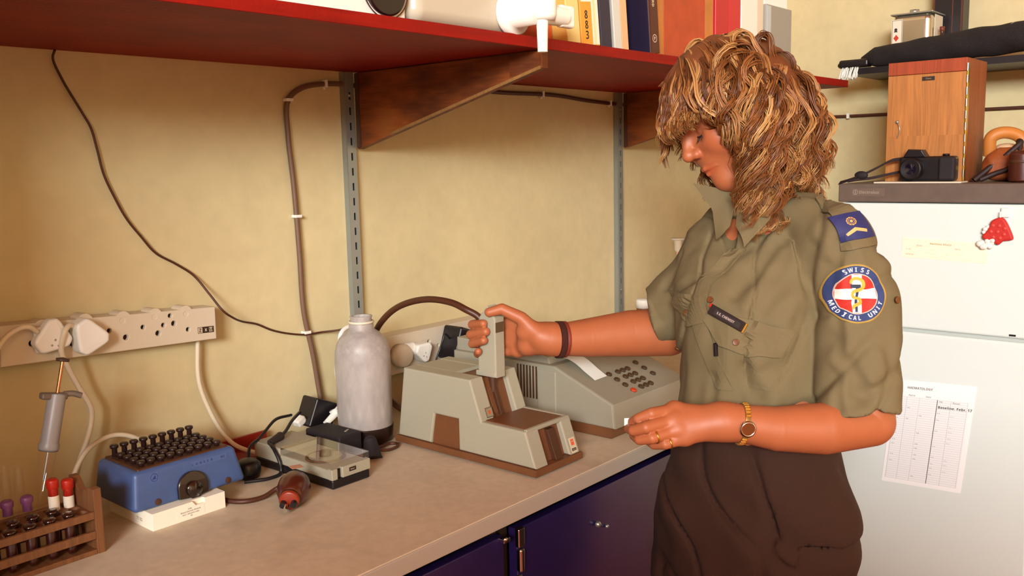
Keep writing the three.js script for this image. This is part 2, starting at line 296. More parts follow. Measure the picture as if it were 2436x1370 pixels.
{
  const hs = [[0.735, 1.197], [0.711, 1.183], [0.739, 1.167], [0.793, 1.195], [0.771, 1.18], [0.798, 1.165], [0.823, 1.193], [0.809, 1.178], [0.829, 1.178], [0.853, 1.192], [0.856, 1.163], [0.585, 1.182], [0.605, 1.206], [0.645, 1.201], [0.648, 1.172]].map(([x, y], i) => [x, y, i % 3 === 2 ? 0.0048 : 0.004]);
  const t = socketStrip('long beige socket strip with round pin holes and two white plugs', [0.535, 1.152], [0.912, 1.137], [0.913, 1.197], [0.54, 1.217], hs, 0.045);
  for (const [x, y] of [[0.603, 1.208], [0.672, 1.208], [0.737, 1.203], [0.795, 1.2], [0.853, 1.197]]) part(t, 'socket_rim', new THREE.CylinderGeometry(0.013, 0.013, 0.03, 28).rotateX(Math.PI / 2).translate(x, y - 0.003, 0.0295), M.stripBody);
  part(t, 'maker_label', plate([0.8905, 1.1572, 0.0452], [0.0165, -0.0008, 0], [0, 0.0062, 0], 0.0005), canvasMat(256, 96, (x, w, h) => {
    x.fillStyle = '#c9b79c'; x.fillRect(0, 0, w, h); x.fillStyle = '#2b1a12'; x.fillRect(74, 6, 178, 84); x.strokeStyle = '#2b1a12'; x.lineWidth = 6; x.strokeRect(4, 6, w - 8, h - 12);
    x.font = 'bold 74px sans-serif'; x.fillStyle = '#2b1a12'; x.fillText('Z', 20, 76); x.fillStyle = '#d8c8ae'; x.fillText('x', 108, 70); x.fillRect(178, 16, 60, 64); x.fillStyle = '#2b1a12'; x.fillText('M', 176, 76);
  }), 'small dark printed label');
  const cord = thing('mains_cable', 'white cable hanging from the underside of the long socket strip', 'cable', [0.89, 0.9, 0.03]);
  part(cord, 'sheath', tube([[0.888, 1.14, 0.02], [0.885, 1.11, 0.02], [0.883, 1.08, 0.02], [0.884, 1.05, 0.022], [0.896, 1.004, 0.026], [0.918, 0.95, 0.034], [0.933, 0.926, 0.05], [0.95, 0.914, 0.075], [0.96, 0.9115, 0.095]], 0.0042, 80), M.whiteCable);
}
// plugs: a rounded shield with a cord
function plugGeo(cx, cy, z, s, turn, depth = 0.032) {
  const pts = []; const c = [[-0.72, -1], [0.72, -1], [1, -0.55], [0.42, 0.92], [-0.42, 0.92], [-1, -0.55]];
  const sh = new THREE.Shape(); const P = c.map(([a, b]) => [a * s * Math.cos(turn) - b * s * Math.sin(turn), a * s * Math.sin(turn) + b * s * Math.cos(turn)]);
  for (let i = 0; i < P.length; i++) { const a = P[i], b = P[(i + 1) % P.length], m0 = [a[0] * 0.75 + b[0] * 0.25, a[1] * 0.75 + b[1] * 0.25], m1 = [a[0] * 0.25 + b[0] * 0.75, a[1] * 0.25 + b[1] * 0.75]; if (!i) sh.moveTo(...m0); sh.lineTo(...m1); const d = P[(i + 2) % P.length]; sh.quadraticCurveTo(b[0], b[1], b[0] * 0.75 + d[0] * 0.25, b[1] * 0.75 + d[1] * 0.25); }
  return boxUV(extr(sh, depth, 0.005, 4).translate(cx, cy, z));
}
{
  const t = thing('mains_plug', 'white plug with three small rivets at the left of the long socket strip', 'plug', [0.61, 1.16, 0.05], 'white plugs in the long socket strip');
  part(t, 'plug_body', [plugGeo(0.607, 1.188, 0.046, 0.028, 2.1, 0.022), rbox(0.586, 0.626, 1.166, 1.208, 0.046, 0.056, 0.004)], M.white);
  for (const [x, y] of [[0.612, 1.186], [0.606, 1.178], [0.616, 1.176]]) part(t, 'rivet', ball(x, y, 0.068, 0.0018), M.steel);
  part(t, 'cord', tube([[0.588, 1.202, 0.06], [0.575, 1.212, 0.068], [0.563, 1.214, 0.07], [0.543, 1.206, 0.07], [0.529, 1.193, 0.07], [0.505, 1.15, 0.07]], 0.0042, 40), M.whiteCable);
}
{
  const t = thing('mains_plug', 'larger smooth white plug in the middle of the long socket strip', 'plug', [0.66, 1.16, 0.05], 'white plugs in the long socket strip');
  part(t, 'plug_body', plugGeo(0.664, 1.187, 0.046, 0.0285, 0.45, 0.032), M.white);
  part(t, 'cord', tube([[0.648, 1.2, 0.06], [0.636, 1.206, 0.068], [0.627, 1.2, 0.072], [0.622, 1.185, 0.07], [0.62, 1.165, 0.066], [0.631, 1.136, 0.06], [0.65, 1.097, 0.05], [0.669, 1.056, 0.045], [0.667, 1.033, 0.045], [0.655, 1.005, 0.05], [0.638, 0.975, 0.055], [0.622, 0.93, 0.062], [0.615, 0.905, 0.07]], 0.0044, 110), M.whiteCable);
}
{
  const t = thing('mains_cable', 'pale cable looping over behind the blue mixer', 'cable', [0.66, 0.9, 0.08]);
  part(t, 'sheath', tube([[0.605, 0.905, 0.085], [0.61, 0.93, 0.08], [0.62, 0.967, 0.078], [0.648, 1.0, 0.076], [0.69, 1.011, 0.078], [0.728, 0.995, 0.082], [0.75, 0.965, 0.09]], 0.0042, 60), M.whiteCable);
}
{
  const t = socketStrip('grey beige socket strip low on the wall behind the cream dispenser, holding a black plug', [1.31, 0.982], [1.72, 0.986], [1.72, 1.071], [1.31, 1.072], [[1.461, 1.041, 0.0045], [1.491, 1.027, 0.0035], [1.528, 1.012, 0.0035], [1.44, 1.018, 0.004], [1.65, 1.03, 0.0045], [1.67, 1.045, 0.004]], 0.045);
  const p = thing('mains_plug', 'white plug in the low socket strip beside the jug', 'plug', [1.41, 1.0, 0.05]);
  part(p, 'plug_body', [plugGeo(1.412, 1.03, 0.046, 0.024, 1.2, 0.034), rbox(1.374, 1.4, 1.03, 1.052, 0.05, 0.066, 0.005)], M.white);
  for (const [x, y] of [[1.415, 1.026], [1.409, 1.02], [1.418, 1.016]]) part(p, 'rivet', ball(x, y, 0.08, 0.0016), M.steel);
  const q = thing('mains_plug', 'rounded beige plug half hidden by the jug', 'plug', [1.362, 1.0, 0.05]);
  part(q, 'plug_body', turned([[0, 0], [0.026, 0], [0.027, 0.018], [0.022, 0.026], [0, 0.028]], [1.362, 1.026, 0.046], [0, 0, 1]), M.stripBody);
  const a = thing('plug_adapter', 'black plug-in power adapter on the low socket strip behind the gripping hand', 'adapter', [1.53, 0.98, 0.05]);
  part(a, 'adapter_body', turnAbout(rbox(1.495, 1.57, 0.985, 1.065, 0.046, 0.105, 0.006), [1.53, 1.025, 0.07], [0, 0, 1], -0.35), M.black);
  part(a, 'lead', tube([[1.5, 1.045, 0.075], [1.485, 1.058, 0.075], [1.478, 1.045, 0.074], [1.472, 1.025, 0.07], [1.462, 1.0, 0.066], [1.46, 0.96, 0.06], [1.458, 0.905, 0.06]], 0.0022, 60), M.black);
}
// ---------------------------------------------------------------- test tube rack and its tubes
{
  const t = thing('test_tube_rack', 'wooden test tube rack with slatted front standing on the worktop', 'rack', [0.42, BY, 0.235]);
  const x0 = 0.28, x1 = 0.572, z0 = 0.196, z1 = 0.274;
  for (const x of [x0, x1 - 0.012]) part(t, 'end_post', [prismX([[z0, BY], [z1, BY], [z1, 0.997], [z1 - 0.014, 0.997], [z0 + 0.03, 0.985], [z0 + 0.012, 1.003], [z0, 1.003]], x, x + 0.012, 0.001)], M.rack);
  for (const [y0, y1] of [[0.953, 0.964], [0.923, 0.935], [0.9, 0.9075]]) { part(t, 'rail', rbox(x0 + 0.012, x1 - 0.012, y0, y1, z1 - 0.006, z1, 0.001), M.rack); part(t, 'rail', rbox(x0 + 0.012, x1 - 0.012, y0, y1, z0, z0 + 0.006, 0.001), M.rack); }
  const holes = [];
  for (let i = 0; i < 10; i++) for (const z of [0.211, 0.234, 0.257]) holes.push([0.3075 + i * 0.0267 + (0.257 - z) * 0.05, -z, 0.0085]);
  const deck = extr(shapeOf([[x0 + 0.012, -z1 + 0.006], [x1 - 0.012, -z1 + 0.006], [x1 - 0.012, -z0 - 0.006], [x0 + 0.012, -z0 - 0.006]], holes), 0.006).rotateX(-Math.PI / 2);
  part(t, 'tube_deck', boxUV(deck.clone().translate(0, 0.956, 0)), M.rack); part(t, 'base_board', box(x0 + 0.012, x1 - 0.012, BY + 0.0005, BY + 0.006, z0 + 0.006, z1 - 0.006), M.rack);
}
const blood = mat('#3a0d08', 0.35), tubeGlass = mat('#ffffff', 0.02, { transmission: 1, thickness: 0, ior: 1.47 });
function testTube(x, z, h, fill, cap, label, group, strip) {
  const b = BY + 0.0065, t = thing('test_tube', label, 'test tube', [x, b, z], group), r = 0.0072;
  part(t, 'glass', turned([[0.0001, 0], [0.004, 0.001], [r * 0.85, 0.004], [r, 0.009], [r, h], [r + 0.0008, h + 0.001], [r - 0.0004, h + 0.0016]], [x, b, z], [0, 1, 0], 20), tubeGlass);
  if (fill) part(t, 'contents', turned([[0.0001, 0.0008], [0.0038, 0.0018], [r * 0.8, 0.005], [r - 0.0008, 0.0095], [r - 0.0008, fill], [0.0001, fill]], [x, b, z], [0, 1, 0], 18), blood);
  if (cap) part(t, 'stopper', turned([[0.0001, h - 0.01], [r - 0.0006, h - 0.01], [r - 0.0006, h + 0.002], [r + 0.0012, h + 0.0022], [r + 0.0014, h + cap[1] - 0.003], [r - 0.001, h + cap[1]], [0.0001, h + cap[1] - 0.0005]], [x, b, z], [0, 1, 0], 20), cap[0]);
  if (strip) { const g = new THREE.CylinderGeometry(r + 0.0003, r + 0.0003, 0.022, 20, 1, true, -2.4, 3.4); part(t, 'paper_label', g.translate(x, b + h - 0.02, z), mat('#ece4d2', 0.8, { side: THREE.DoubleSide }), 'white paper label'); }
}
const capDark = mat('#2b130c', 0.22, { clearcoat: 0.8, clearcoatRoughness: 0.08 }), capPurple = mat('#74406c', 0.4), capRed = mat('#b3210f', 0.4);
const nth = ['first', 'second', 'third', 'fourth', 'fifth', 'sixth'];
for (let i = 0; i < 6; i++) testTube(0.3982 + i * 0.0264, 0.257, 0.054, 0.045, [capDark, 0.008], 'dark stoppered tube behind the front rails, ' + nth[5 - i] + ' from the rack end post', 'front row of dark stoppered tubes');
for (let i = 0; i < 4; i++) testTube(0.438 + i * 0.0264, 0.234, 0.057, 0.045, [capDark, 0.008], 'dark stoppered tube in the middle row, ' + nth[3 - i] + ' from the rack end post', 'middle row of dark stoppered tubes');
testTube(0.4655, 0.215, 0.078, 0.05, [capPurple, 0.012], 'purple capped tube farther from the red capped ones', 'purple capped tubes'); testTube(0.492, 0.215, 0.077, 0.05, [capPurple, 0.012], 'purple capped tube closer to the red capped ones', 'purple capped tubes');
testTube(0.5285, 0.216, 0.088, 0.05, [capRed, 0.016], 'red capped tube with a narrow white label, under the dispenser barrel', 'red capped tubes', true);
testTube(0.5495, 0.216, 0.082, 0.05, [capRed, 0.016], 'red capped tube with a white label beside the rack end post', 'red capped tubes', true);
testTube(0.4715, 0.199, 0.135, 0, null, 'taller empty clear glass tube behind the purple caps', 'empty clear tubes'); testTube(0.4905, 0.197, 0.128, 0, null, 'slightly shorter empty clear glass tube next to the hand dispenser', 'empty clear tubes');
{
  // hand dispenser leaning in the back of the rack
  const a = [0.516, 0.96, 0.19], b = [0.5585, 1.131, 0.19], d = v3(b).sub(v3(a)).normalize(), at = (s) => [a[0] + d.x * s, a[1] + d.y * s, a[2] + d.z * s];
  const t = thing('hand_dispenser', 'grey syringe-like hand dispenser with a steel plunger upright in the rack', 'dispenser', [0.52, 0.96, 0.19]);
  part(t, 'barrel', turned([[0.0001, 0.088], [0.0135, 0.088], [0.0145, 0.092], [0.0145, 0.098], [0.0128, 0.1], [0.0128, 0.172], [0.0001, 0.174]], a, [d.x, d.y, d.z]), mat('#8f8a88', 0.4));
  part(t, 'finger_grip', [turnAbout(rbox(b[0] - 0.024, b[0] + 0.014, b[1] - 0.012, b[1] - 0.002, 0.183, 0.197, 0.003), b, [0, 0, 1], -0.2), tube([[b[0] + 0.008, b[1] - 0.006, 0.19], [b[0] + 0.02, b[1] - 0.007, 0.194], [b[0] + 0.031, b[1] - 0.012, 0.197]], 0.0045, 20)], mat('#6a5c50', 0.45));
  part(t, 'plunger_rod', rod(at(0.17), at(0.222), 0.0026, 0.0026), M.copper, 'bright copper coloured rod');
  part(t, 'thumb_button', turned([[0.0001, 0], [0.009, 0], [0.0095, 0.004], [0.0001, 0.006]], at(0.221), [d.x, d.y, d.z]), mat('#4b3528', 0.5));
  part(t, 'clear_nozzle', turned([[0.003, 0.0], [0.0045, 0.02], [0.01, 0.045], [0.0118, 0.06], [0.0122, 0.088]], a, [d.x, d.y, d.z]), tubeGlass);
  part(t, 'inner_piston', rod(at(0.045), at(0.088), 0.0016, 0.002), M.steel);
}

// ---------------------------------------------------------------- blue tube mixer on a white foam box
{
  const s = shapeOf([[0.652, BY], [0.778, BY], [0.778, 0.9275], [0.652, 0.9275]]);
  const sh = new THREE.Shape(); [[0.652, BY], [0.778, BY], [0.778, 0.9275], [0.742, 0.9275], [0.741, 0.9195], [0.726, 0.9195], [0.72, 0.9275], [0.652, 0.9275]].forEach((p, i) => (i ? sh.lineTo(...p) : sh.moveTo(...p)));
  const t = thing('foam_box', 'shallow white printed foam box under the blue mixer', 'box', [0.715, BY, 0.19]);
  part(t, 'box_body', [boxUV(extr(sh, 0.006, 0.0004).translate(0, 0, 0.255)), box(0.652, 0.778, BY, 0.9275, 0.12, 0.255)], M.foam);
  part(t, 'print', plate([0.716, 0.9118, 0.2612], [0.024, 0, 0], [0, 0.008, 0], 0.0002), canvasMat(384, 128, (x, w, h) => {
    x.fillStyle = '#efe9d6'; x.fillRect(0, 0, w, h); x.fillStyle = '#6a5a4c'; x.textAlign = 'center'; x.font = 'bold 26px sans-serif'; x.fillText('FIRE', w / 2 - 10, 26); x.fillText('Blood Glucose Module', w / 2, 56); x.fillText('test / dilution cups', w / 2, 88); x.fillText('25', w / 2 + 6, 118);
  }, 0.8), 'small dark print');
  part(t, 'side_print', plate([0.6518, 0.911, 0.222], [0, 0, 0.016], [0, 0.006, 0], 0.0002), canvasMat(128, 48, (x, w, h) => { x.fillStyle = '#efe9d6'; x.fillRect(0, 0, w, h); x.fillStyle = '#9a7a5c'; x.font = 'bold 30px sans-serif'; x.fillText('T1 02', 20, 34); }, 0.8));
}
{
  const t = thing('tube_mixer', 'blue laboratory tube mixer with dark rows of holding pegs on top', 'mixer', [0.73, 0.928, 0.18]);
  const y0 = 0.928, y1 = 0.99;
  // tapering blue housing
  const g = rbox(0.633, 0.832, y0, y1, 0.108, 0.243, 0.008, 4), p = g.attributes.position;
  for (let i = 0; i < p.count; i++) { const k = (p.getY(i) - y0) / (y1 - y0); const cx = 0.7285, cz = 0.17; p.setX(i, cx + (p.getX(i) - cx) * (1 - 0.115 * k) - 0.003 * k); p.setZ(i, cz + (p.getZ(i) - cz) * (1 - 0.1 * k)); }
  g.computeVertexNormals(); part(t, 'housing', g, M.blue);
  part(t, 'peg_tray', rbox(0.65, 0.81, 0.985, 0.9925, 0.119, 0.229, 0.003), M.brownDark);
  const peg = mat('#2a1714', 0.35);
  for (let i = 0; i < 9; i++) for (let j = 0; j < 5; j++) {
    const x = 0.663 + i * 0.0166, z = 0.13 + j * 0.0215, h = j === 0 ? 0.019 : 0.0095;
    part(t, 'peg', turned([[0.0001, 0], [0.0046, 0], [0.0042, h - 0.007], [0.0066, h - 0.005], [0.007, h - 0.0015], [0.0056, h], [0.0001, h]], [x, 0.992, z], [0, 1, 0], 12), peg);
  }
  const fz = (y) => 0.17 + 0.073 * (1 - 0.1 * (y - y0) / (y1 - y0)) + 0.0003;
  const arch = new THREE.Shape(); arch.moveTo(-0.0255, -0.0115); arch.lineTo(-0.0255, 0.003); arch.absarc(0, 0.003, 0.0255, Math.PI, 0, true); arch.lineTo(0.0255, -0.0115); arch.lineTo(0.012, -0.0135); arch.lineTo(0.009, -0.02); arch.lineTo(-0.001, -0.02); arch.lineTo(-0.006, -0.0135); arch.closePath();
  const k = part(t, 'speed_dial', extr(arch, 0.0075, 0.0012, 3).rotateX(-0.11).translate(0.7315, 0.942, 0.2405), mat('#22110d', 0.25, { clearcoat: 0.7 }));
  part(k, 'dial_knob', turned([[0.0001, 0], [0.013, 0], [0.0125, 0.006], [0.0001, 0.0075]], [0.7315, 0.943, 0.2475], [0, 0.1, 1]), mat('#1c0d0a', 0.2, { clearcoat: 0.8 }));
  for (const [x, y] of [[0.673, 0.937], [0.797, 0.937]]) part(t, 'screw_cover', turned([[0.0001, 0], [0.0052, 0], [0.0048, 0.001], [0.0001, 0.0013]], [x, y, fz(y)], [0, 0.1, 1], 20), M.brownDark);
  part(t, 'emblem', plate([0.672, 0.976, fz(0.976) - 0.0002], [0.0075, 0, 0], [0, 0.0075, -0.0008], 0.0004), canvasMat(96, 96, (x, w) => { x.fillStyle = '#485f90'; x.fillRect(0, 0, w, w); x.strokeStyle = '#20306e'; x.lineWidth = 7; x.beginPath(); x.arc(48, 48, 38, 0, 7); x.stroke(); x.fillStyle = '#20306e'; x.beginPath(); x.moveTo(60, 22); x.lineTo(66, 66); x.lineTo(22, 66); x.fill(); }, 0.5));
  part(t, 'lettering', plate([0.768, 0.9785, fz(0.9785) - 0.0002], [0.032, 0.0002, 0], [0, 0.0045, -0.0005], 0.0004), canvasMat(512, 72, (x, w, h) => { x.fillStyle = '#485f90'; x.fillRect(0, 0, w, h); x.fillStyle = '#1a2452'; x.font = 'bold 44px sans-serif'; 'LUNGER'.split('').forEach((c, i) => x.fillText(c, 6 + i * 54, 52)); x.fillText('M2', 420, 54); }, 0.5), 'dark blue maker lettering');
}
{
  const t = thing('black_knob_plug', 'black rounded plug lying between the blue mixer and the small meter', 'plug', [0.89, BY, 0.16]);
  part(t, 'plug_body', [turned([[0.0001, 0], [0.02, 0.002], [0.023, 0.01], [0.022, 0.026], [0.015, 0.033], [0.0001, 0.035]], [0.885, BY, 0.165])], M.black);
  part(t, 'lead', tube([[0.895, 0.928, 0.15], [0.915, 0.944, 0.13], [0.94, 0.95, 0.12], [0.962, 0.958, 0.11], [1.0, 0.968, 0.09], [1.05, 0.962, 0.07]], 0.003, 50), M.black);
  const r = thing('red_tray', 'flat red tray at the wall behind the blue mixer', 'tray', [0.94, BY, 0.06]);
  part(r, 'tray_body', [box(0.85, 1.02, BY, 0.906, 0.02, 0.1), box(0.85, 1.02, 0.906, 0.93, 0.02, 0.026), box(0.85, 0.856, 0.906, 0.93, 0.026, 0.1)], mat('#8e1f0c', 0.5));
}

// ---------------------------------------------------------------- small meter with a clear lid
{
  const t = thing('disc_meter', 'small grey white meter with a clear lid over a round disc and black base', 'meter', [0.98, BY, 0.23]);
  const x0 = 0.934, x1 = 1.02, z0 = 0.112, z1 = 0.343;
  part(t, 'base', rbox(x0 + 0.001, x1 - 0.001, BY, 0.917, z0 + 0.001, z1 - 0.001, 0.004), M.black);
  part(t, 'rear_case', rbox(x0, x1, 0.9165, 0.946, z0, 0.192, 0.003), M.creamGrey);
  part(t, 'front_case', [rbox(x0, x1, 0.9165, 0.934, 0.1925, z1 - 0.008, 0.003), rbox(x0, 0.947, 0.9165, 0.936, z1 - 0.012, z1, 0.002), rbox(0.957, x1, 0.9165, 0.936, z1 - 0.012, z1, 0.002)], M.cream);
  part(t, 'slot', box(0.947, 0.957, 0.9175, 0.933, z1 - 0.012, z1 - 0.006), M.dark);
  part(t, 'front_label', plate([0.979, 0.928, z1 + 0.0002], [0.0075, 0, 0], [0, 0.0035, 0], 0.0003), canvasMat(96, 48, (x, w, h) => { x.fillStyle = '#2a1a14'; x.fillRect(0, 0, w, h); x.fillStyle = '#c9b89c'; x.font = 'bold 22px sans-serif'; x.fillText('Ames', 16, 32); }), 'small dark label');
  part(t, 'disc_well', turned([[0.0001, 0], [0.036, 0], [0.036, 0.002], [0.033, 0.0024], [0.032, 0.0005], [0.0001, 0.0005]], [0.979, 0.9342, 0.268]), M.brown);
  part(t, 'disc', turned([[0.0001, 0], [0.03, 0], [0.03, 0.0015], [0.0001, 0.0018]], [0.979, 0.935, 0.268]), M.creamGrey);
  part(t, 'hub', turned([[0.0001, 0], [0.011, 0], [0.0105, 0.009], [0.0001, 0.0095]], [0.979, 0.9365, 0.268]), M.brownDark);
  const clear = mat('#ffffff', 0.05, { transmission: 1, thickness: 0, ior: 1.49 });
  part(t, 'clear_lid', [box(x0 + 0.001, x1 - 0.001, 0.9475, 0.9487, 0.194, z1 - 0.002), box(x0 + 0.001, x0 + 0.0022, 0.936, 0.9475, 0.194, z1 - 0.002), box(x1 - 0.0022, x1 - 0.001, 0.936, 0.9475, 0.194, z1 - 0.002), box(x0 + 0.0022, x1 - 0.0022, 0.936, 0.9475, z1 - 0.0032, z1 - 0.002)], clear);
  part(t, 'lid_hinge', box(x0 + 0.003, x1 - 0.003, 0.944, 0.9472, 0.192, 0.1955), M.brownDark);
}
{
  const t = thing('black_cable', 'black cable draped across the rear of the small meter', 'cable', [0.93, BY, 0.18]);
  part(t, 'sheath', tube([[1.06, 0.968, 0.085], [1.015, 0.966, 0.12], [0.985, 0.956, 0.14], [0.955, 0.951, 0.155], [0.935, 0.951, 0.165], [0.929, 0.943, 0.185], [0.928, 0.925, 0.2], [0.926, 0.906, 0.205], [0.9, 0.904, 0.21], [0.86, 0.904, 0.19]], 0.0032, 90), M.black);
  part(t, 'strain_relief', [rod([0.965, 0.953, 0.15], [0.935, 0.9515, 0.163], 0.008, 0.006), ball(0.967, 0.953, 0.149, 0.0085)], M.rubber);
}
{
  const t = thing('power_adapter', 'black square power adapter leaning on the wall behind the small meter', 'adapter', [1.11, 0.92, 0.06]);
  part(t, 'adapter_body', turnAbout(rbox(1.083, 1.14, 0.922, 0.982, 0.045, 0.095, 0.004), [1.11, 0.95, 0.07], [0, 0, 1], -0.42), M.black);
  part(t, 'white_plug', turnAbout(rbox(1.06, 1.082, 0.936, 0.952, 0.055, 0.078, 0.004), [1.07, 0.944, 0.066], [0, 0, 1], 0.5), M.white, 'white plug on the adapter');
  const c = thing('meter_cable', 'white cable with a moulded connector running down the jug side to the meter', 'cable', [1.12, 0.92, 0.1]);
  part(c, 'sheath', tube([[1.245, 1.11, 0.055], [1.213, 1.113, 0.055], [1.192, 1.103, 0.06], [1.183, 1.08, 0.065], [1.172, 1.05, 0.068], [1.166, 1.02, 0.074], [1.162, 0.99, 0.088], [1.154, 0.974, 0.1]], 0.0048, 70), M.white);
  part(c, 'connector', [rod([1.155, 0.971, 0.106], [1.128, 0.957, 0.112], 0.0075, 0.009, 4), rod([1.128, 0.957, 0.112], [1.124, 0.9545, 0.1135], 0.0125, 0.0125, 4), rod([1.124, 0.9545, 0.1135], [1.098, 0.942, 0.118], 0.0095, 0.008, 4)], M.white);
}
{
  const t = thing('power_supply', 'low black power supply box on the worktop in front of the jug', 'box', [1.1, BY, 0.2]);
  part(t, 'case', rbox(1.045, 1.1, BY, 0.945, 0.12, 0.225, 0.004), M.blackSoft);
  part(t, 'indicator', turnAbout(box(1.075, 1.09, 0.9451, 0.9462, 0.2, 0.204), [1.08, 0.945, 0.2], [0, 1, 0], 0.5), M.creamGrey);
  const p = thing('black_plug', 'black plug standing on the worktop between the meter and the cream dispenser', 'plug', [1.085, BY, 0.27]);
  part(p, 'plug_body', [rod([1.088, BY + 0.0005, 0.268], [1.098, 0.928, 0.252], 0.019, 0.013, 18), ball(1.098, 0.928, 0.252, 0.0132)], M.blackSoft);
  part(p, 'lead', tube([[1.1, 0.915, 0.255], [1.13, 0.906, 0.262], [1.16, 0.905, 0.258], [1.172, 0.905, 0.244], [1.165, 0.905, 0.232], [1.145, 0.906, 0.235], [1.12, 0.91, 0.244]], 0.003, 60), M.brownCable);
}
// brown bakelite connector
{
  const t = thing('bakelite_connector', 'brown pear-shaped bakelite connector with bright pins lying on the worktop', 'connector', [0.845, BY, 0.345]);
  const d = V(-0.72, -0.1, 0.69).normalize(), o = [0.878, 0.926, 0.318];
  part(t, 'shell', turned([[0.0001, -0.006], [0.014, -0.005], [0.024, 0.004], [0.0275, 0.018], [0.0265, 0.034], [0.021, 0.05], [0.0155, 0.06], [0.0001, 0.061]], o, [d.x, d.y, d.z]), mat('#4a1c0e', 0.32, { clearcoat: 0.4 }));
  const e = [o[0] + d.x * 0.058, o[1] + d.y * 0.058, o[2] + d.z * 0.058];
  part(t, 'collar', turned([[0.0001, 0], [0.0165, 0], [0.0165, 0.008], [0.014, 0.012], [0.0001, 0.012]], e, [d.x, d.y, d.z]), mat('#8a2c12', 0.35));
  for (const s of [-1, 1]) part(t, 'pin_boss', rod([e[0] + 0.006 * s, e[1] - 0.002, e[2] + 0.006 * s], [e[0] + 0.006 * s + d.x * 0.02, e[1] - 0.003 + d.y * 0.02, e[2] + 0.006 * s + d.z * 0.02], 0.006, 0.005), M.black);
  part(t, 'pin', rod([e[0] + d.x * 0.016 - 0.004, e[1] - 0.006, e[2] + d.z * 0.016], [e[0] + d.x * 0.028 - 0.004, e[1] - 0.009, e[2] + d.z * 0.028], 0.0045, 0.004), M.chrome, 'bright metal pin');
  part(t, 'paper_tag', turnAbout(rbox(0.868, 0.892, 0.9525, 0.9535, 0.312, 0.324, 0.0004), [0.88, 0.953, 0.318], [1, 0, -0.6], 0.25), mat('#b98a6e', 0.7));
  part(t, 'lead', tube([[0.875, 0.925, 0.312], [0.86, 0.915, 0.29], [0.835, 0.906, 0.285], [0.805, 0.905, 0.275], [0.79, 0.905, 0.25], [0.795, 0.905, 0.2]], 0.0042, 50), M.brownCable);
}
// translucent jug
{
  const c = [1.158, 0.168], t = thing('plastic_jug', 'cloudy translucent plastic jug with dark liquid in the bottom', 'jug', [c[0], BY, c[1]]);
  const hdpe = mat('#ddd5d0', 0.45, { transmission: 0.45, thickness: 0, map: T.cloud });
  const prof = [[0.0001, 0], [0.045, 0.0005], [0.052, 0.006], [0.0545, 0.02], [0.0555, 0.06], [0.0562, 0.12], [0.0562, 0.165], [0.055, 0.185], [0.0515, 0.2], [0.045, 0.213], [0.036, 0.222], [0.0285, 0.2275], [0.0245, 0.231], [0.0242, 0.24], [0.0215, 0.242], [0.021, 0.2535], [0.0225, 0.2545], [0.0222, 0.257], [0.0185, 0.257]];
  const g = turned(prof, [c[0], BY, c[1]], [0, 1, 0], 64), p = g.attributes.position;
  for (let i = 0; i < p.count; i++) { const x = p.getX(i) - c[0], z = p.getZ(i) - c[1], y = p.getY(i) - BY, a = Math.atan2(z, x); const w = y > 0.03 && y < 0.2 ? Math.sin((y - 0.03) / 0.17 * Math.PI) : 0; const k = 1 + w * (0.022 * Math.cos(4 * a) - 0.04 * Math.max(0, Math.cos(a - 2.4)) ** 6 + 0.01 * Math.sin(7 * a + y * 40)); p.setX(i, c[0] + x * k); p.setZ(i, c[1] + z * k); }
  g.computeVertexNormals(); part(t, 'bottle', g, hdpe);
  part(t, 'liquid', turned([[0.0001, 0.0004], [0.0458, 0.0008], [0.0528, 0.006], [0.0553, 0.02], [0.0562, 0.034], [0.0555, 0.036], [0.0001, 0.036]], [c[0], BY, c[1]], [0, 1, 0], 48), mat('#1e0c06', 0.35), 'dark brown liquid showing through the bottom');
  part(t, 'neck_ring', turned([[0.0225, 0.2425], [0.0255, 0.243], [0.0255, 0.2465], [0.0225, 0.247]], [c[0], BY, c[1]]), M.offWhite);
  part(t, 'grip', tube([[1.192, 1.1, 0.128], [1.214, 1.09, 0.112], [1.219, 1.05, 0.108], [1.21, 1.01, 0.118], [1.194, 0.995, 0.134]], 0.011, 40, 12), hdpe);
}

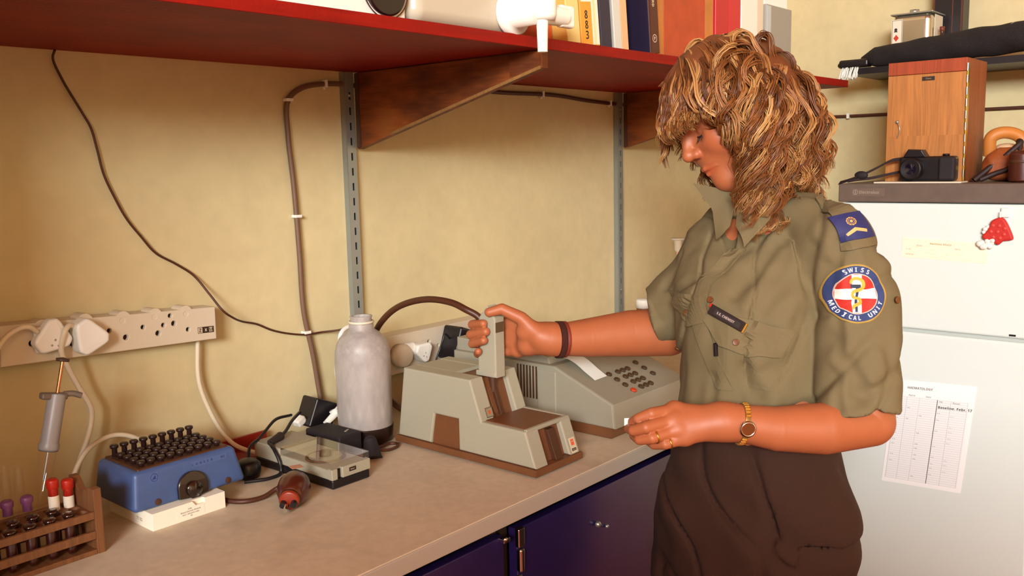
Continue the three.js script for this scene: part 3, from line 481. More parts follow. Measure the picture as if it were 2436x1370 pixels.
// ---------------------------------------------------------------- cream dispenser with its brown base
{
  const t = thing('bench_dispenser', 'cream stepped bench instrument with brown base, brown deck and side recess', 'instrument', [1.255, BY, 0.41]);
  const x0 = 1.19, x1 = 1.32, zb = 0.228;
  part(t, 'base', [prismY([[x0 - 0.004, zb - 0.004], [x1 + 0.004, zb - 0.004], [x1 + 0.004, 0.588], [x0 - 0.004, 0.588]], BY + 0.003, 0.9165, 0.002)], M.brown);
  for (const [x, z] of [[x0 + 0.012, zb + 0.02], [x1 - 0.012, zb + 0.02], [x0 + 0.012, 0.57], [x1 - 0.012, 0.57]]) part(t, 'rubber_foot', turned([[0.0001, 0], [0.008, 0], [0.008, 0.003], [0.0001, 0.003]], [x, BY, z], [0, 1, 0], 16), M.rubber);
  // side cheek with a rectangular recess cut out of its lower edge
  const L = [[0.23, 0.917], [0.322, 0.917], [0.334, 0.977], [0.398, 0.977], [0.398, 0.917], [0.584, 0.917], [0.561, 0.981], [0.457, 0.981], [0.43, 1.0565], [0.252, 1.0565]];
  const R = [[0.23, 0.917], [0.584, 0.917], [0.561, 0.981], [0.457, 0.981], [0.43, 1.0565], [0.252, 1.0565]];
  part(t, 'side_cheek', prismX(L, x0, x0 + 0.036, 0.003), M.cream);
  part(t, 'side_cheek', prismX(R, x1 - 0.03, x1, 0.003), M.cream);
  part(t, 'recess_panel', box(x0 + 0.005, x0 + 0.0355, 0.9165, 0.976, 0.3245, 0.397), M.brown, 'brown panel set in the side recess');
  part(t, 'rear_hood', prismX([[0.254, 0.92], [0.36, 0.92], [0.36, 1.056], [0.254, 1.056]], x0 + 0.036, x1 - 0.03, 0.001), M.cream);
  // the brown throat between the cheeks, with a dark guide slot
  part(t, 'throat', prismX([[0.36, 0.92], [0.446, 0.92], [0.446, 0.975], [0.421, 1.05], [0.36, 1.05]], x0 + 0.036, x1 - 0.03, 0), M.brown);
  part(t, 'guide_rib', prismX([[0.44, 0.98], [0.452, 0.98], [0.43, 1.046], [0.418, 1.046]], x0 + 0.062, x0 + 0.07, 0.001), M.brownDark);
  part(t, 'guide_rib', prismX([[0.43, 0.985], [0.446, 0.985], [0.428, 1.03], [0.416, 1.03]], x0 + 0.05, x0 + 0.061, 0.001), M.brown);
  part(t, 'deck', [box(x0 + 0.012, x1 - 0.011, 0.9795, 0.9825, 0.458, 0.557)], mat('#6e3d1c', 0.42), 'brown deck plate');
  part(t, 'deck_rim', [rbox(x0 + 0.004, x1 - 0.004, 0.976, 0.9835, 0.554, 0.562, 0.002), rbox(x1 - 0.012, x1 - 0.003, 0.976, 0.9838, 0.455, 0.557, 0.002)], M.cream);
  part(t, 'nose_throat', prismX([[0.45, 0.917], [0.571, 0.917], [0.552, 0.975], [0.45, 0.975]], x0 + 0.036, x1 - 0.03, 0), M.brown);
  part(t, 'nose_rib', prismX([[0.565, 0.918], [0.582, 0.918], [0.562, 0.971], [0.552, 0.971]], x0 + 0.062, x0 + 0.082, 0.001), M.brownDark);
  const slope = V(0, 0.981 - 0.917, 0.561 - 0.584).normalize(), slope2 = V(0, 0.0755, -0.027).normalize();
  part(t, 'maker_badge', plate([x1 - 0.0155, 0.932, 0.5795], [0.0085, 0, 0], [0, slope.y * 0.014, slope.z * 0.014], 0.0006), canvasMat(96, 160, (x, w, h) => { x.fillStyle = '#d2c7a8'; x.fillRect(0, 0, w, h); x.fillStyle = '#e0613c'; x.fillRect(22, 16, 52, 66); x.fillStyle = '#d2c7a8'; x.fillRect(30, 40, 36, 5); x.fillStyle = '#3a2a20'; x.fillRect(12, 112, 72, 28); x.fillStyle = '#b9a98c'; x.font = 'bold 20px sans-serif'; x.fillText('Ames', 22, 133); }), 'orange and dark maker badge');
  part(t, 'small_badge', plate([x0 + 0.026, 0.9935, 0.4535], [0.0095, 0, 0], [0, slope2.y * 0.0095, slope2.z * 0.0095], 0.0006), canvasMat(96, 96, (x, w, h) => { x.fillStyle = '#8f8468'; x.fillRect(0, 0, w, h); x.strokeStyle = '#4a3a28'; x.lineWidth = 6; x.strokeRect(4, 4, w - 8, h - 8); x.fillStyle = '#c4552a'; x.fillRect(34, 32, 32, 34); }), 'small dark badge with an orange mark');
}
// the hand piece that the person lifts out of it
{
  const t = thing('hand_piece', 'cream hand piece on a thick brown hose, gripped in the raised hand', 'hand piece', [1.255, 1.05, 0.425]);
  part(t, 'grip_body', [prismX([[0.404, 1.052], [0.449, 1.052], [0.449, 1.166], [0.437, 1.176], [0.43, 1.188], [0.41, 1.166], [0.404, 1.15]], 1.2425, 1.2695, 0.0025), rbox(1.2415, 1.2705, 1.052, 1.062, 0.398, 0.447, 0.002)], M.cream);
  part(t, 'top_label', box(1.2445, 1.2665, 1.138, 1.157, 0.4488, 0.4496), mat('#5a4a34', 0.4), 'dark label at the top of the grip');
  part(t, 'stem', rod([1.2555, 1.022, 0.43], [1.2555, 1.053, 0.428], 0.006, 0.008), M.brownDark);
  part(t, 'hose', tube([[1.2555, 1.152, 0.408], [1.25, 1.165, 0.398], [1.24, 1.176, 0.38], [1.237, 1.187, 0.345], [1.233, 1.189, 0.28], [1.231, 1.17, 0.205], [1.231, 1.14, 0.155], [1.234, 1.1, 0.118], [1.242, 1.04, 0.098], [1.252, 0.98, 0.11], [1.258, 0.945, 0.16], [1.258, 0.94, 0.224]], 0.0065, 120, 14), mat('#4a2614', 0.45), 'thick brown hose');
}

// ---------------------------------------------------------------- keypad machine with a paper strip
{
  const t = thing('keypad_machine', 'grey cream desk analyser with a keypad and a paper strip, under the outstretched arm', 'machine', [1.6, BY, 0.4]);
  const x0 = 1.455, x1 = 1.74, zf = 0.566;
  part(t, 'base', prismY([[x0 + 0.004, 0.14], [x1 - 0.004, 0.14], [x1 - 0.004, zf - 0.006], [x0 + 0.004, zf - 0.006]], BY, 0.9225, 0.003), M.brown);
  part(t, 'case', [prismX([[0.13, 0.9225], [zf + 0.004, 0.9225], [zf, 0.972], [0.42, 1.0315], [0.13, 1.0315]], x0, x1, 0.004)], M.creamGrey);
  part(t, 'printer_hood', [prismX([[0.13, 1.03], [0.4, 1.03], [0.395, 1.045], [0.35, 1.056], [0.13, 1.06]], x0 + 0.012, x1 - 0.01, 0.003)], M.creamGrey);
  for (let i = 0; i < 7; i++) part(t, 'vent_slot', box(x0 - 0.0012, x0 + 0.0006, 0.955, 1.025, 0.32 + i * 0.0085, 0.3235 + i * 0.0085), M.brownDark);
  part(t, 'side_step', rbox(x0 - 0.002, x0 + 0.02, 0.924, 1.02, 0.375, 0.425, 0.003), M.creamGrey);
  const sl = V(0, 0.0595, -0.146).normalize(), nrm = V(0, 0.146, 0.0595).normalize();
  const onSlope = (x, s, lift = 0.0006) => [x, 0.972 + sl.y * s + nrm.y * lift, zf + sl.z * s + nrm.z * lift];
  part(t, 'display_bar', turnAbout(rbox(x0 + 0.09, x1 - 0.03, 1.0235, 1.0275, 0.412, 0.432, 0.001), [1.6, 1.0255, 0.42], [1, 0, 0], 0.38), mat('#4a2b18', 0.25), 'dark display strip');
  const slot = [[0.09, 0.028], [0.09, 0.051], [0.09, 0.075], [0.135, 0.105]];
  const key = mat('#4a331f', 0.45), keyRed = mat('#c9421f', 0.45);
  const K = (x, s, m) => part(t, 'key', turned([[0.0001, -0.001], [0.0068, -0.001], [0.0068, 0.002], [0.0058, 0.003], [0.0001, 0.0032]], onSlope(x, s), [0, nrm.y, nrm.z], 16), m);
  // columns run away from the reader; positions read off along x and up the slope
  for (let i = 0; i < 4; i++) K(x0 + 0.1, 0.018 + i * 0.022, i ? key : keyRed);
  for (let c = 0; c < 3; c++) for (let i = 0; i < 4; i++) K(x0 + 0.132 + c * 0.0185, 0.02 + i * 0.021, key);
  for (let i = 0; i < 3; i++) K(x0 + 0.215, 0.045 + i * 0.024, key);
  const pts = [[1.034, 0.392], [1.04, 0.405], [1.04, 0.425], [1.033, 0.445], [1.018, 0.47], [1.004, 0.4945]];
  const a = pts.map(([y, z]) => V(x0 + 0.04, y, z)), b = pts.map(([y, z]) => V(x0 + 0.083, y + 0.001, z)), pos = [], idx = [];
  const ca = new THREE.CatmullRomCurve3(a), cb = new THREE.CatmullRomCurve3(b), n = 20;
  for (let i = 0; i <= n; i++) for (const [cv, dy] of [[ca, 0], [cb, 0], [ca, 0.0006], [cb, 0.0006]]) { const q = cv.getPoint(i / n); pos.push(q.x, q.y + dy, q.z + dy * 0.5); }
  for (let i = 0; i < n; i++) { const o = i * 4, w = o + 4; idx.push(o + 2, w + 2, o + 3, o + 3, w + 2, w + 3, o, o + 1, w, o + 1, w + 1, w, o, w, o + 2, o + 2, w, w + 2, o + 1, o + 3, w + 1, o + 3, w + 3, w + 1); }
  const pg = new THREE.BufferGeometry(); pg.setAttribute('position', new THREE.Float32BufferAttribute(pos, 3)); pg.setIndex(idx); pg.computeVertexNormals();
  part(t, 'paper_strip', pg, mat('#e9ece6', 0.85), 'curled white paper strip');
}
// far end of the worktop
{
  const t = thing('funnel_bottle', 'slender bottle with a cream flanged neck at the wall beside the shoulder', 'bottle', [2.53, BY, 0.1]);
  part(t, 'flask', turned([[0.0001, 0], [0.032, 0], [0.034, 0.004], [0.034, 0.14], [0.028, 0.175], [0.012, 0.2], [0.0055, 0.212], [0.005, 0.27]], [2.5, BY, 0.1]), mat('#d9b08a', 0.35));
  part(t, 'flanged_neck', turned([[0.0065, 0.262], [0.011, 0.268], [0.0125, 0.296], [0.0225, 0.3], [0.023, 0.306], [0.0001, 0.306]], [2.5, BY, 0.1]), M.offWhite);
  const c = thing('small_jar', 'small jar with a pale lid peeping over the sleeve hem', 'jar', [2.25, BY, 0.1]);
  part(c, 'jar_body', turned([[0.0001, 0], [0.028, 0], [0.03, 0.004], [0.03, 0.1], [0.02, 0.112], [0.02, 0.118]], [2.268, BY, 0.12]), M.brown);
  part(c, 'lid', turned([[0.0001, 0.145], [0.02, 0.144], [0.022, 0.138], [0.022, 0.118], [0.0001, 0.118]], [2.268, BY, 0.12]), M.white);
}
// ---------------------------------------------------------------- things on the red shelf
{
  const t = thing('white_appliance', 'white box-shaped appliance with a black round dial on the red shelf', 'appliance', [0.86, ST, 0.4]);
  part(t, 'housing', rbox(0.66, 0.995, ST, 1.86, 0.27, 0.505, 0.006), M.white);
  part(t, 'trim_strip', rbox(0.7, 0.93, ST + 0.045, ST + 0.052, 0.5045, 0.5065, 0.0008), M.offWhite);
  const d = part(t, 'dial', turned([[0.0001, 0.012], [0.036, 0.012], [0.039, 0.01], [0.039, 0], [0.0001, 0]], [0.948, ST + 0.042, 0.505], [0, 0, 1], 48), mat('#1c0e10', 0.3));
  part(d, 'dial_ring', new THREE.TorusGeometry(0.0405, 0.0016, 10, 56).translate(0.951, ST + 0.0425, 0.509), M.white); part(d, 'outer_ring', new THREE.TorusGeometry(0.0435, 0.0014, 10, 56).translate(0.952, ST + 0.044, 0.508), M.brownDark);
}
{
  const t = thing('water_carboy', 'cloudy white plastic carboy with a tap over the shelf edge', 'carboy', [1.14, ST, 0.4]);
  part(t, 'tank', rbox(1.0, 1.285, ST, 2.0, 0.24, 0.517, 0.022, 6), mat('#d8d2bd', 0.22, { transmission: 0.25, thickness: 0 }));
  const w = mat('#fbf8ec', 0.35), tap = part(t, 'tap_body', [turned([[0.0001, 0], [0.036, 0], [0.038, 0.006], [0.036, 0.018], [0.026, 0.02], [0.024, 0.06], [0.0001, 0.062]], [1.225, ST + 0.035, 0.515], [0, 0, 1]), turned([[0.0001, 0], [0.019, 0], [0.022, 0.01], [0.022, 0.035], [0.012, 0.045], [0.0001, 0.046]], [1.245, ST + 0.018, 0.575], [0, 1, 0]), rod([1.235, ST + 0.03, 0.575], [1.3, ST + 0.03, 0.575], 0.018, 0.016)], w);
  part(tap, 'nozzle', turned([[0.0085, -0.046], [0.0095, -0.01], [0.011, 0.02], [0.0001, 0.02], [0.0001, -0.04], [0.0065, -0.046]], [1.237, ST + 0.012, 0.578], [0, 1, 0]), w);
  part(tap, 'tap_lever', [rbox(1.285, 1.325, ST + 0.012, ST + 0.05, 0.567, 0.583, 0.006)], w);
}
function book(x, th, zf, h, dz, spine, cover, label) {
  const t = thing('book', label, 'book', [x, ST, zf - dz / 2], 'books leaning on the red shelf'), lean = 0.105, at = [x, ST, zf];
  const L = (g) => turnAbout(g, at, [0, 0, 1], lean).translate(0, 0.0003, 0);
  part(t, 'front_cover', L(rbox(x, x + 0.0025, ST, ST + h, zf - dz, zf, 0.0008)), cover);
  part(t, 'back_cover', L(rbox(x + th - 0.0025, x + th, ST + 0.0001, ST + h, zf - dz, zf, 0.0008)), cover);
  part(t, 'spine', L(rbox(x + 0.0003, x + th - 0.0003, ST, ST + h, zf - 0.0025, zf + 0.0015, 0.001)), spine);
  part(t, 'pages', L(box(x + 0.0026, x + th - 0.0026, ST + 0.003, ST + h - 0.003, zf - dz + 0.004, zf - 0.0026)), mat('#e6dcc0', 0.9));
  return [t, L];
}
{
  book(1.372, 0.03, 0.47, 0.23, 0.17, mat('#d8623a', 0.5), mat('#d8623a', 0.5), 'orange red book standing directly behind the carboy tap');
  book(1.411, 0.04, 0.5, 0.22, 0.17, mat('#e8d38a', 0.5), mat('#e2b05a', 0.5), 'pale yellow book beside the carboy tap');
  const [g, L] = book(1.456, 0.06, 0.5, 0.2, 0.17, mat('#e8a23c', 0.5), mat('#d98a2e', 0.5), 'orange and white picture-spined book among the leaning books');
  part(g, 'spine_print', L(plate([1.486, ST + 0.1, 0.5017], [0.0275, 0, 0], [0, 0.098, 0], 0.0003)), canvasMat(160, 560, (x, w, h) => {
    x.fillStyle = '#e8a23c'; x.fillRect(0, 0, w, h); x.fillStyle = '#f4efdf'; x.fillRect(0, 0, w, 330); x.fillRect(96, 0, 64, h); x.fillStyle = '#f6e2a8'; x.fillRect(110, 0, 24, h);
    x.fillStyle = '#c23a20'; x.beginPath(); x.arc(30, 200, 56, 0, 7); x.fill(); x.fillStyle = '#f4efdf'; x.beginPath(); x.arc(46, 170, 34, 0, 7); x.fill(); x.strokeStyle = '#2b1a10'; x.lineWidth = 12; x.beginPath(); x.moveTo(0, 300); x.lineTo(100, 250); x.stroke();
    x.fillStyle = '#2b1a10'; x.save(); x.translate(28, 400); x.font = 'bold 60px sans-serif'; x.fillText('8', 0, 20); x.fillText('8', 0, 74); x.fillText('3', 0, 128); x.restore();
  }), 'picture print of red, white and orange with dark digits');
  book(1.524, 0.036, 0.498, 0.24, 0.17, mat('#26203a', 0.45), mat('#1d1830', 0.45), 'navy blue book between the orange one and the silver one');
  book(1.567, 0.026, 0.5, 0.21, 0.17, mat('#cfd2cc', 0.25), mat('#a8a8a0', 0.35), 'narrow silver grey book among the leaning books');
  book(1.598, 0.024, 0.497, 0.21, 0.17, mat('#e8b98a', 0.5), mat('#8a8478', 0.5), 'thin peach spined book beside the dark brown one');
  const [b, Lb] = book(1.672, 0.036, 0.518, 0.235, 0.18, mat('#4a1a0e', 0.4), mat('#1f1830', 0.4), 'dark brown book with white print at the end of the leaning row');
  part(b, 'spine_print', Lb(plate([1.69, ST + 0.075, 0.5197], [0.014, 0, 0], [0, 0.07, 0], 0.0003)), canvasMat(96, 480, (x, w, h) => {
    x.fillStyle = '#4a1a0e'; x.fillRect(0, 0, w, h); x.strokeStyle = '#d8cdb8'; x.lineWidth = 5; x.beginPath(); x.arc(46, 392, 26, 0, 7); x.stroke(); x.font = 'bold 34px sans-serif'; x.fillStyle = '#d8cdb8'; x.textAlign = 'center'; x.fillText('P', 46, 404);
    x.save(); x.translate(34, 30); x.rotate(Math.PI / 2); x.textAlign = 'left'; x.font = 'bold 36px sans-serif'; x.fillText('OXFORD', 0, 0); x.restore();
  }, 0.4), 'white maker mark and lettering');
}
{
  const t = thing('carton', 'orange cardboard carton with a darker front panel on the red shelf', 'carton', [1.86, ST, 0.4]);
  part(t, 'box_body', rbox(1.728, 2.0, ST, 2.0, 0.27, 0.487, 0.003), mat('#d08a45', 0.75, { map: T.cloud }));
  part(t, 'front_panel', rbox(1.775, 1.955, ST + 0.004, 1.99, 0.4872, 0.4885, 0.0005), mat('#c4562e', 0.7, { map: T.cloud }), 'darker orange red front panel');
  const r = thing('ring_binder', 'red ring binder between the orange carton and the white folder', 'binder', [2.07, ST, 0.4]);
  part(r, 'binder_cover', rbox(2.005, 2.07, ST, 1.99, 0.2, 0.49, 0.003), mat('#b81f28', 0.4)); part(r, 'binder_spine', rbox(2.071, 2.139, ST, 1.99, 0.2, 0.488, 0.006), mat('#c22630', 0.4));
  const w = thing('box_file', 'white folder file standing beside the red binder', 'file', [2.2, ST, 0.4]);
  part(w, 'file_body', rbox(2.143, 2.235, ST, 1.97, 0.2, 0.485, 0.003), M.white); part(w, 'file_edge', rbox(2.236, 2.272, ST, 1.96, 0.2, 0.483, 0.002), M.offWhite);
  const g = thing('box_file', 'blue grey box file with a white top at the end of the red shelf', 'file', [2.35, ST, 0.4]);
  part(g, 'file_body', rbox(2.276, 2.43, ST, 1.842, 0.2, 0.49, 0.003), mat('#9a9a90', 0.6)); part(g, 'file_edge', rbox(2.2762, 2.3, ST + 0.002, 1.838, 0.4902, 0.4912, 0.0004), mat('#b9c4c6', 0.5)); part(g, 'paper_stack', box(2.285, 2.42, 1.8422, 1.87, 0.21, 0.48), M.paper);
}

// ---------------------------------------------------------------- fridge
const FX = 2.615;
{
  const t = thing('fridge_freezer', 'tall white fridge freezer with a grey brown top edge by the wall', 'fridge', [2.92, 0, 0.82]);
  part(t, 'cabinet_body', rbox(FX + 0.045, 3.24, 0.03, 1.318, 0.568, 1.084, 0.006), M.fridge);
  part(t, 'freezer_door', rbox(FX, FX + 0.043, 0.9685, 1.3165, 0.566, 1.086, 0.007, 4), M.fridge);
  part(t, 'fridge_door', rbox(FX, FX + 0.043, 0.06, 0.9585, 0.566, 1.086, 0.007, 4), M.fridge);
  part(t, 'door_gasket', box(FX + 0.012, FX + 0.044, 0.9586, 0.9684, 0.57, 1.082), mat('#b4bcb8', 0.6), 'pale grey gap between the two doors');
  part(t, 'worktop_lid', rbox(FX - 0.004, 3.245, 1.3185, 1.37, 0.56, 1.092, 0.004), mat('#6f5f54', 0.5, { map: T.cloud }), 'grey brown top edge with a maker name');
  part(t, 'maker_name', plate([FX - 0.0041, 1.346, 0.645], [0, 0, 0.046], [0, 0.011, 0], 0.0004), canvasMat(512, 122, (x, w, h) => { x.fillStyle = '#6c5c51'; x.fillRect(0, 0, w, h); x.fillStyle = '#978a7e'; x.strokeStyle = '#978a7e'; x.lineWidth = 9; x.beginPath(); x.arc(56, 60, 36, 0, 7); x.stroke(); x.fillRect(50, 34, 12, 54); x.font = 'bold 64px sans-serif'; x.fillText('Electrolux', 112, 84); }, 0.5), 'faint pale maker lettering');
  part(t, 'hinge_cap', box(FX - 0.0008, FX + 0.002, 0.974, 0.979, 1.018, 1.034), M.dark);
  part(t, 'plinth', box(FX + 0.05, 3.2, 0, 0.03, 0.58, 1.07), M.dark);
}
{
  const t = thing('results_sheet', 'printed white table sheet taped to the lower fridge door', 'paper', [FX, 0.517, 0.83]);
  const c = [FX - 0.0006, 0.672, 0.8275], ca = 0.06;
  part(t, 'sheet', plate(c, [0, 0.004, 0.106], [0, 0.152, 0.014], 0.0005), canvasMat(700, 1000, (x, w, h) => {
    x.fillStyle = '#f6f8f9'; x.fillRect(0, 0, w, h); x.fillStyle = '#eef2f4'; x.fillRect(20, 150, w - 60, h - 190);
    x.strokeStyle = '#c2c8cb'; x.lineWidth = 2; for (let y = 160; y < 960; y += 21) { x.beginPath(); x.moveTo(24, y); x.lineTo(w - 44, y); x.stroke(); }
    for (const [vx, lw, c] of [[30, 2, '#9aa0a4'], [130, 2, '#a4aaae'], [240, 2, '#b0b6ba'], [395, 6, '#50524f'], [510, 2, '#a0a6aa'], [650, 2, '#b0b6ba']]) { x.strokeStyle = c; x.lineWidth = lw; x.beginPath(); x.moveTo(vx, 158); x.lineTo(vx, 960); x.stroke(); }
    x.fillStyle = '#63665f'; x.font = 'bold 30px sans-serif'; x.fillText('HAEMATOLOGY', 120, 78); x.font = '22px sans-serif'; x.fillText('Name', 140, 146); x.fillText('Date', 290, 146); x.fillText('Hb', 412, 180); x.fillText('Result', 524, 180);
    x.fillStyle = '#2c2d2a'; x.font = 'bold 34px sans-serif'; x.fillText('Baseline. Febr. 17', 405, 236);
    x.fillStyle = '#8a8f8c'; x.font = '16px sans-serif'; for (let i = 0; i < 60; i++) { const yy = 264 + 21 * (i % 33), xx = [40, 138, 250, 406, 520][(i * 7) % 5]; if (hash(i, 3, 9) > 0.35) x.fillText(['12.4', 'neg', '7.1 /', '140', 'n.a.'][i % 5], xx, yy); }
  }, 0.8), 'table with faint ruled lines and a few dark words');
}
solo('adhesive_label', 'yellowed adhesive label stuck on the upper fridge door', 'label', plate([FX - 0.0005, 1.191, 0.85], [0, -0.004, 0.109], [0, 0.027, 0.001], 0.0004), canvasMat(640, 160, (x, w, h) => {
  x.fillStyle = '#f4eed8'; x.fillRect(0, 0, w, h); x.fillStyle = '#ece2c0'; for (let i = 0; i < 40; i++) x.fillRect(hash(i, 1, 1) * w, hash(i, 2, 1) * h, 60 * hash(i, 3, 1), 4); x.fillStyle = '#b59a6a'; x.font = 'bold 22px sans-serif'; x.fillText('Hartman Mixco', 210, 42); x.font = '16px sans-serif'; x.fillText('Model', 110, 62); x.fillText('V / Hz', 30, 96); x.fillText('Serial No', 30, 138); x.fillText('220 V', 400, 70);
}, 0.75));
{
  const t = thing('heart_ornament', 'red quilted heart ornament with white lace hanging from a hook on the fridge', 'ornament', [FX - 0.01, 1.2, 0.98]);
  const s = new THREE.Shape(); const P = [[0.983, 1.283], [0.996, 1.279], [1.008, 1.258], [1.018, 1.228], [0.996, 1.222], [0.984, 1.212], [0.968, 1.22], [0.948, 1.226], [0.946, 1.237], [0.958, 1.252], [0.966, 1.274]];
  const cv = new THREE.CatmullRomCurve3(P.map(([z, y]) => V(z, y, 0)), true, 'catmullrom', 0.4).getPoints(80); cv.forEach((p, i) => (i ? s.lineTo(-p.x, p.y) : s.moveTo(-p.x, p.y)));
  part(t, 'quilted_heart', new THREE.ExtrudeGeometry(s, { depth: 0.004, bevelEnabled: true, bevelThickness: 0.006, bevelSize: 0.005, bevelOffset: -0.005, bevelSegments: 5 }).rotateY(Math.PI / 2).translate(FX - 0.0105, 0, 0), mat('#c0241c', 0.55));
  for (const [z, y] of [[0.97, 1.262], [0.985, 1.262], [0.998, 1.255], [0.966, 1.246], [0.982, 1.246], [0.997, 1.24], [0.972, 1.232], [0.988, 1.23]]) part(t, 'quilt_tuft', ball(FX - 0.0155, y, z, 0.0055, 0.5, 1, 1), mat('#c93a30', 0.5));
  const lace = []; for (let i = 0; i < 16; i++) lace.push(ball(FX - 0.009 - 0.004 * rnd(), 1.195 + 0.02 * rnd() + (i / 16) * 0.014, 0.938 + 0.003 * rnd() + i * 0.0022, 0.0055 + 0.003 * rnd())); part(t, 'lace_trim', lace, M.white, 'white lace trim');
  part(t, 'lace_tip', [ball(FX - 0.012, 1.252, 0.952, 0.006), ball(FX - 0.012, 1.244, 0.949, 0.005), ball(FX - 0.011, 1.258, 0.958, 0.0045)], M.white);
  part(t, 'hook', [rbox(FX - 0.008, FX - 0.0005, 1.283, 1.308, 0.985, 1.006, 0.003), tube([[FX - 0.008, 1.285, 0.987], [FX - 0.014, 1.284, 0.986], [FX - 0.014, 1.298, 0.986]], 0.0016, 14)], M.white, 'white stick-on hook');
}
// ---------------------------------------------------------------- on the fridge
{
  const t = thing('wooden_cabinet', 'small wooden wall cabinet with a long shiny hinge, standing on the fridge', 'cabinet', [2.8, 1.37, 0.76]);
  const w = mat('#d08f50', 0.5, { map: T.wood }), y0 = 1.3705, y1 = 1.704, z0 = 0.66, z1 = 0.868;
  part(t, 'cabinet_body', [box(2.716, 2.9, y0, y1, z0 + 0.002, z0 + 0.014), box(2.716, 2.9, y0, y1, z1 - 0.014, z1 - 0.002), box(2.716, 2.9, y0, y0 + 0.012, z0 + 0.014, z1 - 0.014), box(2.716, 2.9, y1 - 0.012, y1, z0 + 0.014, z1 - 0.014), box(2.89, 2.9, y0 + 0.012, y1 - 0.012, z0 + 0.014, z1 - 0.014)], mat('#a8602f', 0.55, { map: T.wood }));
  const d = part(t, 'door', rbox(2.7, 2.7155, y0 + 0.002, 1.668, z0, z1 - 0.004, 0.001), w);
  part(t, 'top_rail', rbox(2.699, 2.7158, 1.669, y1, z0, z1 - 0.002, 0.001), mat('#b8532e', 0.5, { map: T.wood }), 'redder rail across the top');
  part(d, 'door_plate', plate([2.6998, 1.655, 0.768], [0, 0, 0.0165], [0, 0.0055, 0], 0.0008), canvasMat(160, 56, (x, w2, h) => { x.fillStyle = '#2a1710'; x.fillRect(0, 0, w2, h); x.fillStyle = '#8f7a58'; x.font = 'bold 30px sans-serif'; x.fillText('Class', 44, 38); }), 'small dark name plate');
  const hb = part(t, 'piano_hinge', rbox(2.6995, 2.7165, y0 + 0.004, 1.69, z1 - 0.0035, z1 + 0.0015, 0.001), M.gold, 'long shiny hinge');
  for (let i = 0; i < 10; i++) part(hb, 'hinge_knuckle', rod([2.699, 1.385 + i * 0.0315, z1 - 0.0005], [2.699, 1.405 + i * 0.0315, z1 - 0.0005], 0.0026, 0.0026, 10), M.chrome);
  part(d, 'latch', [ball(2.697, 1.54, 0.69, 0.005), tube([[2.696, 1.538, 0.69], [2.693, 1.525, 0.697], [2.694, 1.51, 0.697], [2.697, 1.495, 0.69]], 0.0014, 20)], M.steel, 'small wire latch');
}
solo('folded_cloth', 'folded white cloth under the black camera on the fridge', 'cloth', [turnAbout(rbox(2.622, 2.695, 1.3702, 1.3745, 0.655, 0.882, 0.0015), [2.65, 1.372, 0.76], [0, 1, 0], 0.02)], M.offWhite);
{
  const t = thing('photo_camera', 'black camera with its strap lying in front of the wooden cabinet', 'camera', [2.66, 1.3746, 0.78]);
  part(t, 'body', [rbox(2.652, 2.695, 1.3748, 1.443, 0.712, 0.858, 0.009, 4)], M.black);
  part(t, 'prism_hump', prismX([[0.722, 1.44], [0.785, 1.44], [0.772, 1.461], [0.735, 1.463]], 2.652, 2.69, 0.004), M.black);
  part(t, 'lens', [turned([[0.0001, 0], [0.031, 0], [0.031, 0.014], [0.0285, 0.016], [0.0285, 0.024], [0.025, 0.025], [0.0001, 0.02]], [2.654, 1.409, 0.75], [-1, 0, 0], 36)], M.black);
  part(t, 'glass_element', turned([[0.0001, 0.004], [0.012, 0.003], [0.022, 0]], [2.633, 1.409, 0.75], [-1, 0, 0], 28), mat('#101020', 0.04, { clearcoat: 1 }));
  part(t, 'grip', rbox(2.643, 2.66, 1.377, 1.441, 0.818, 0.86, 0.007, 4), M.blackSoft);
  part(t, 'shutter_dial', turned([[0.0001, 0], [0.009, 0], [0.009, 0.006], [0.0001, 0.006]], [2.672, 1.443, 0.83]), M.black);
  const ribbon = (pts, w) => { const c = new THREE.CatmullRomCurve3(pts.map(v3)), pos = [], idx = [], n = 40; for (let i = 0; i <= n; i++) { const p = c.getPoint(i / n); for (const [a, b] of [[-w, 0], [w, 0], [w, 0.0012], [-w, 0.0012]]) pos.push(p.x + b * 0.4, p.y + a * 0.75 + b, p.z + a * 0.55); } for (let i = 0; i < n; i++) for (let k = 0; k < 4; k++) { const o = i * 4, k2 = (k + 1) % 4; idx.push(o + k, o + k2, o + 4 + k, o + k2, o + 4 + k2, o + 4 + k); } const g = new THREE.BufferGeometry(); g.setAttribute('position', new THREE.Float32BufferAttribute(pos, 3)); g.setIndex(idx); g.computeVertexNormals(); return g; };
  part(t, 'strap', [ribbon([[2.664, 1.436, 0.712], [2.655, 1.432, 0.69], [2.645, 1.41, 0.65], [2.636, 1.392, 0.615], [2.62, 1.379, 0.585], [2.6, 1.372, 0.566]], 0.006), ribbon([[2.662, 1.4, 0.712], [2.65, 1.393, 0.68], [2.64, 1.384, 0.64], [2.63, 1.38, 0.605], [2.62, 1.376, 0.585]], 0.005)], mat('#231012', 0.7));
  part(t, 'strap_pad', ball(2.636, 1.393, 0.615, 0.016, 0.5, 0.75, 1.2), M.blackSoft);
}
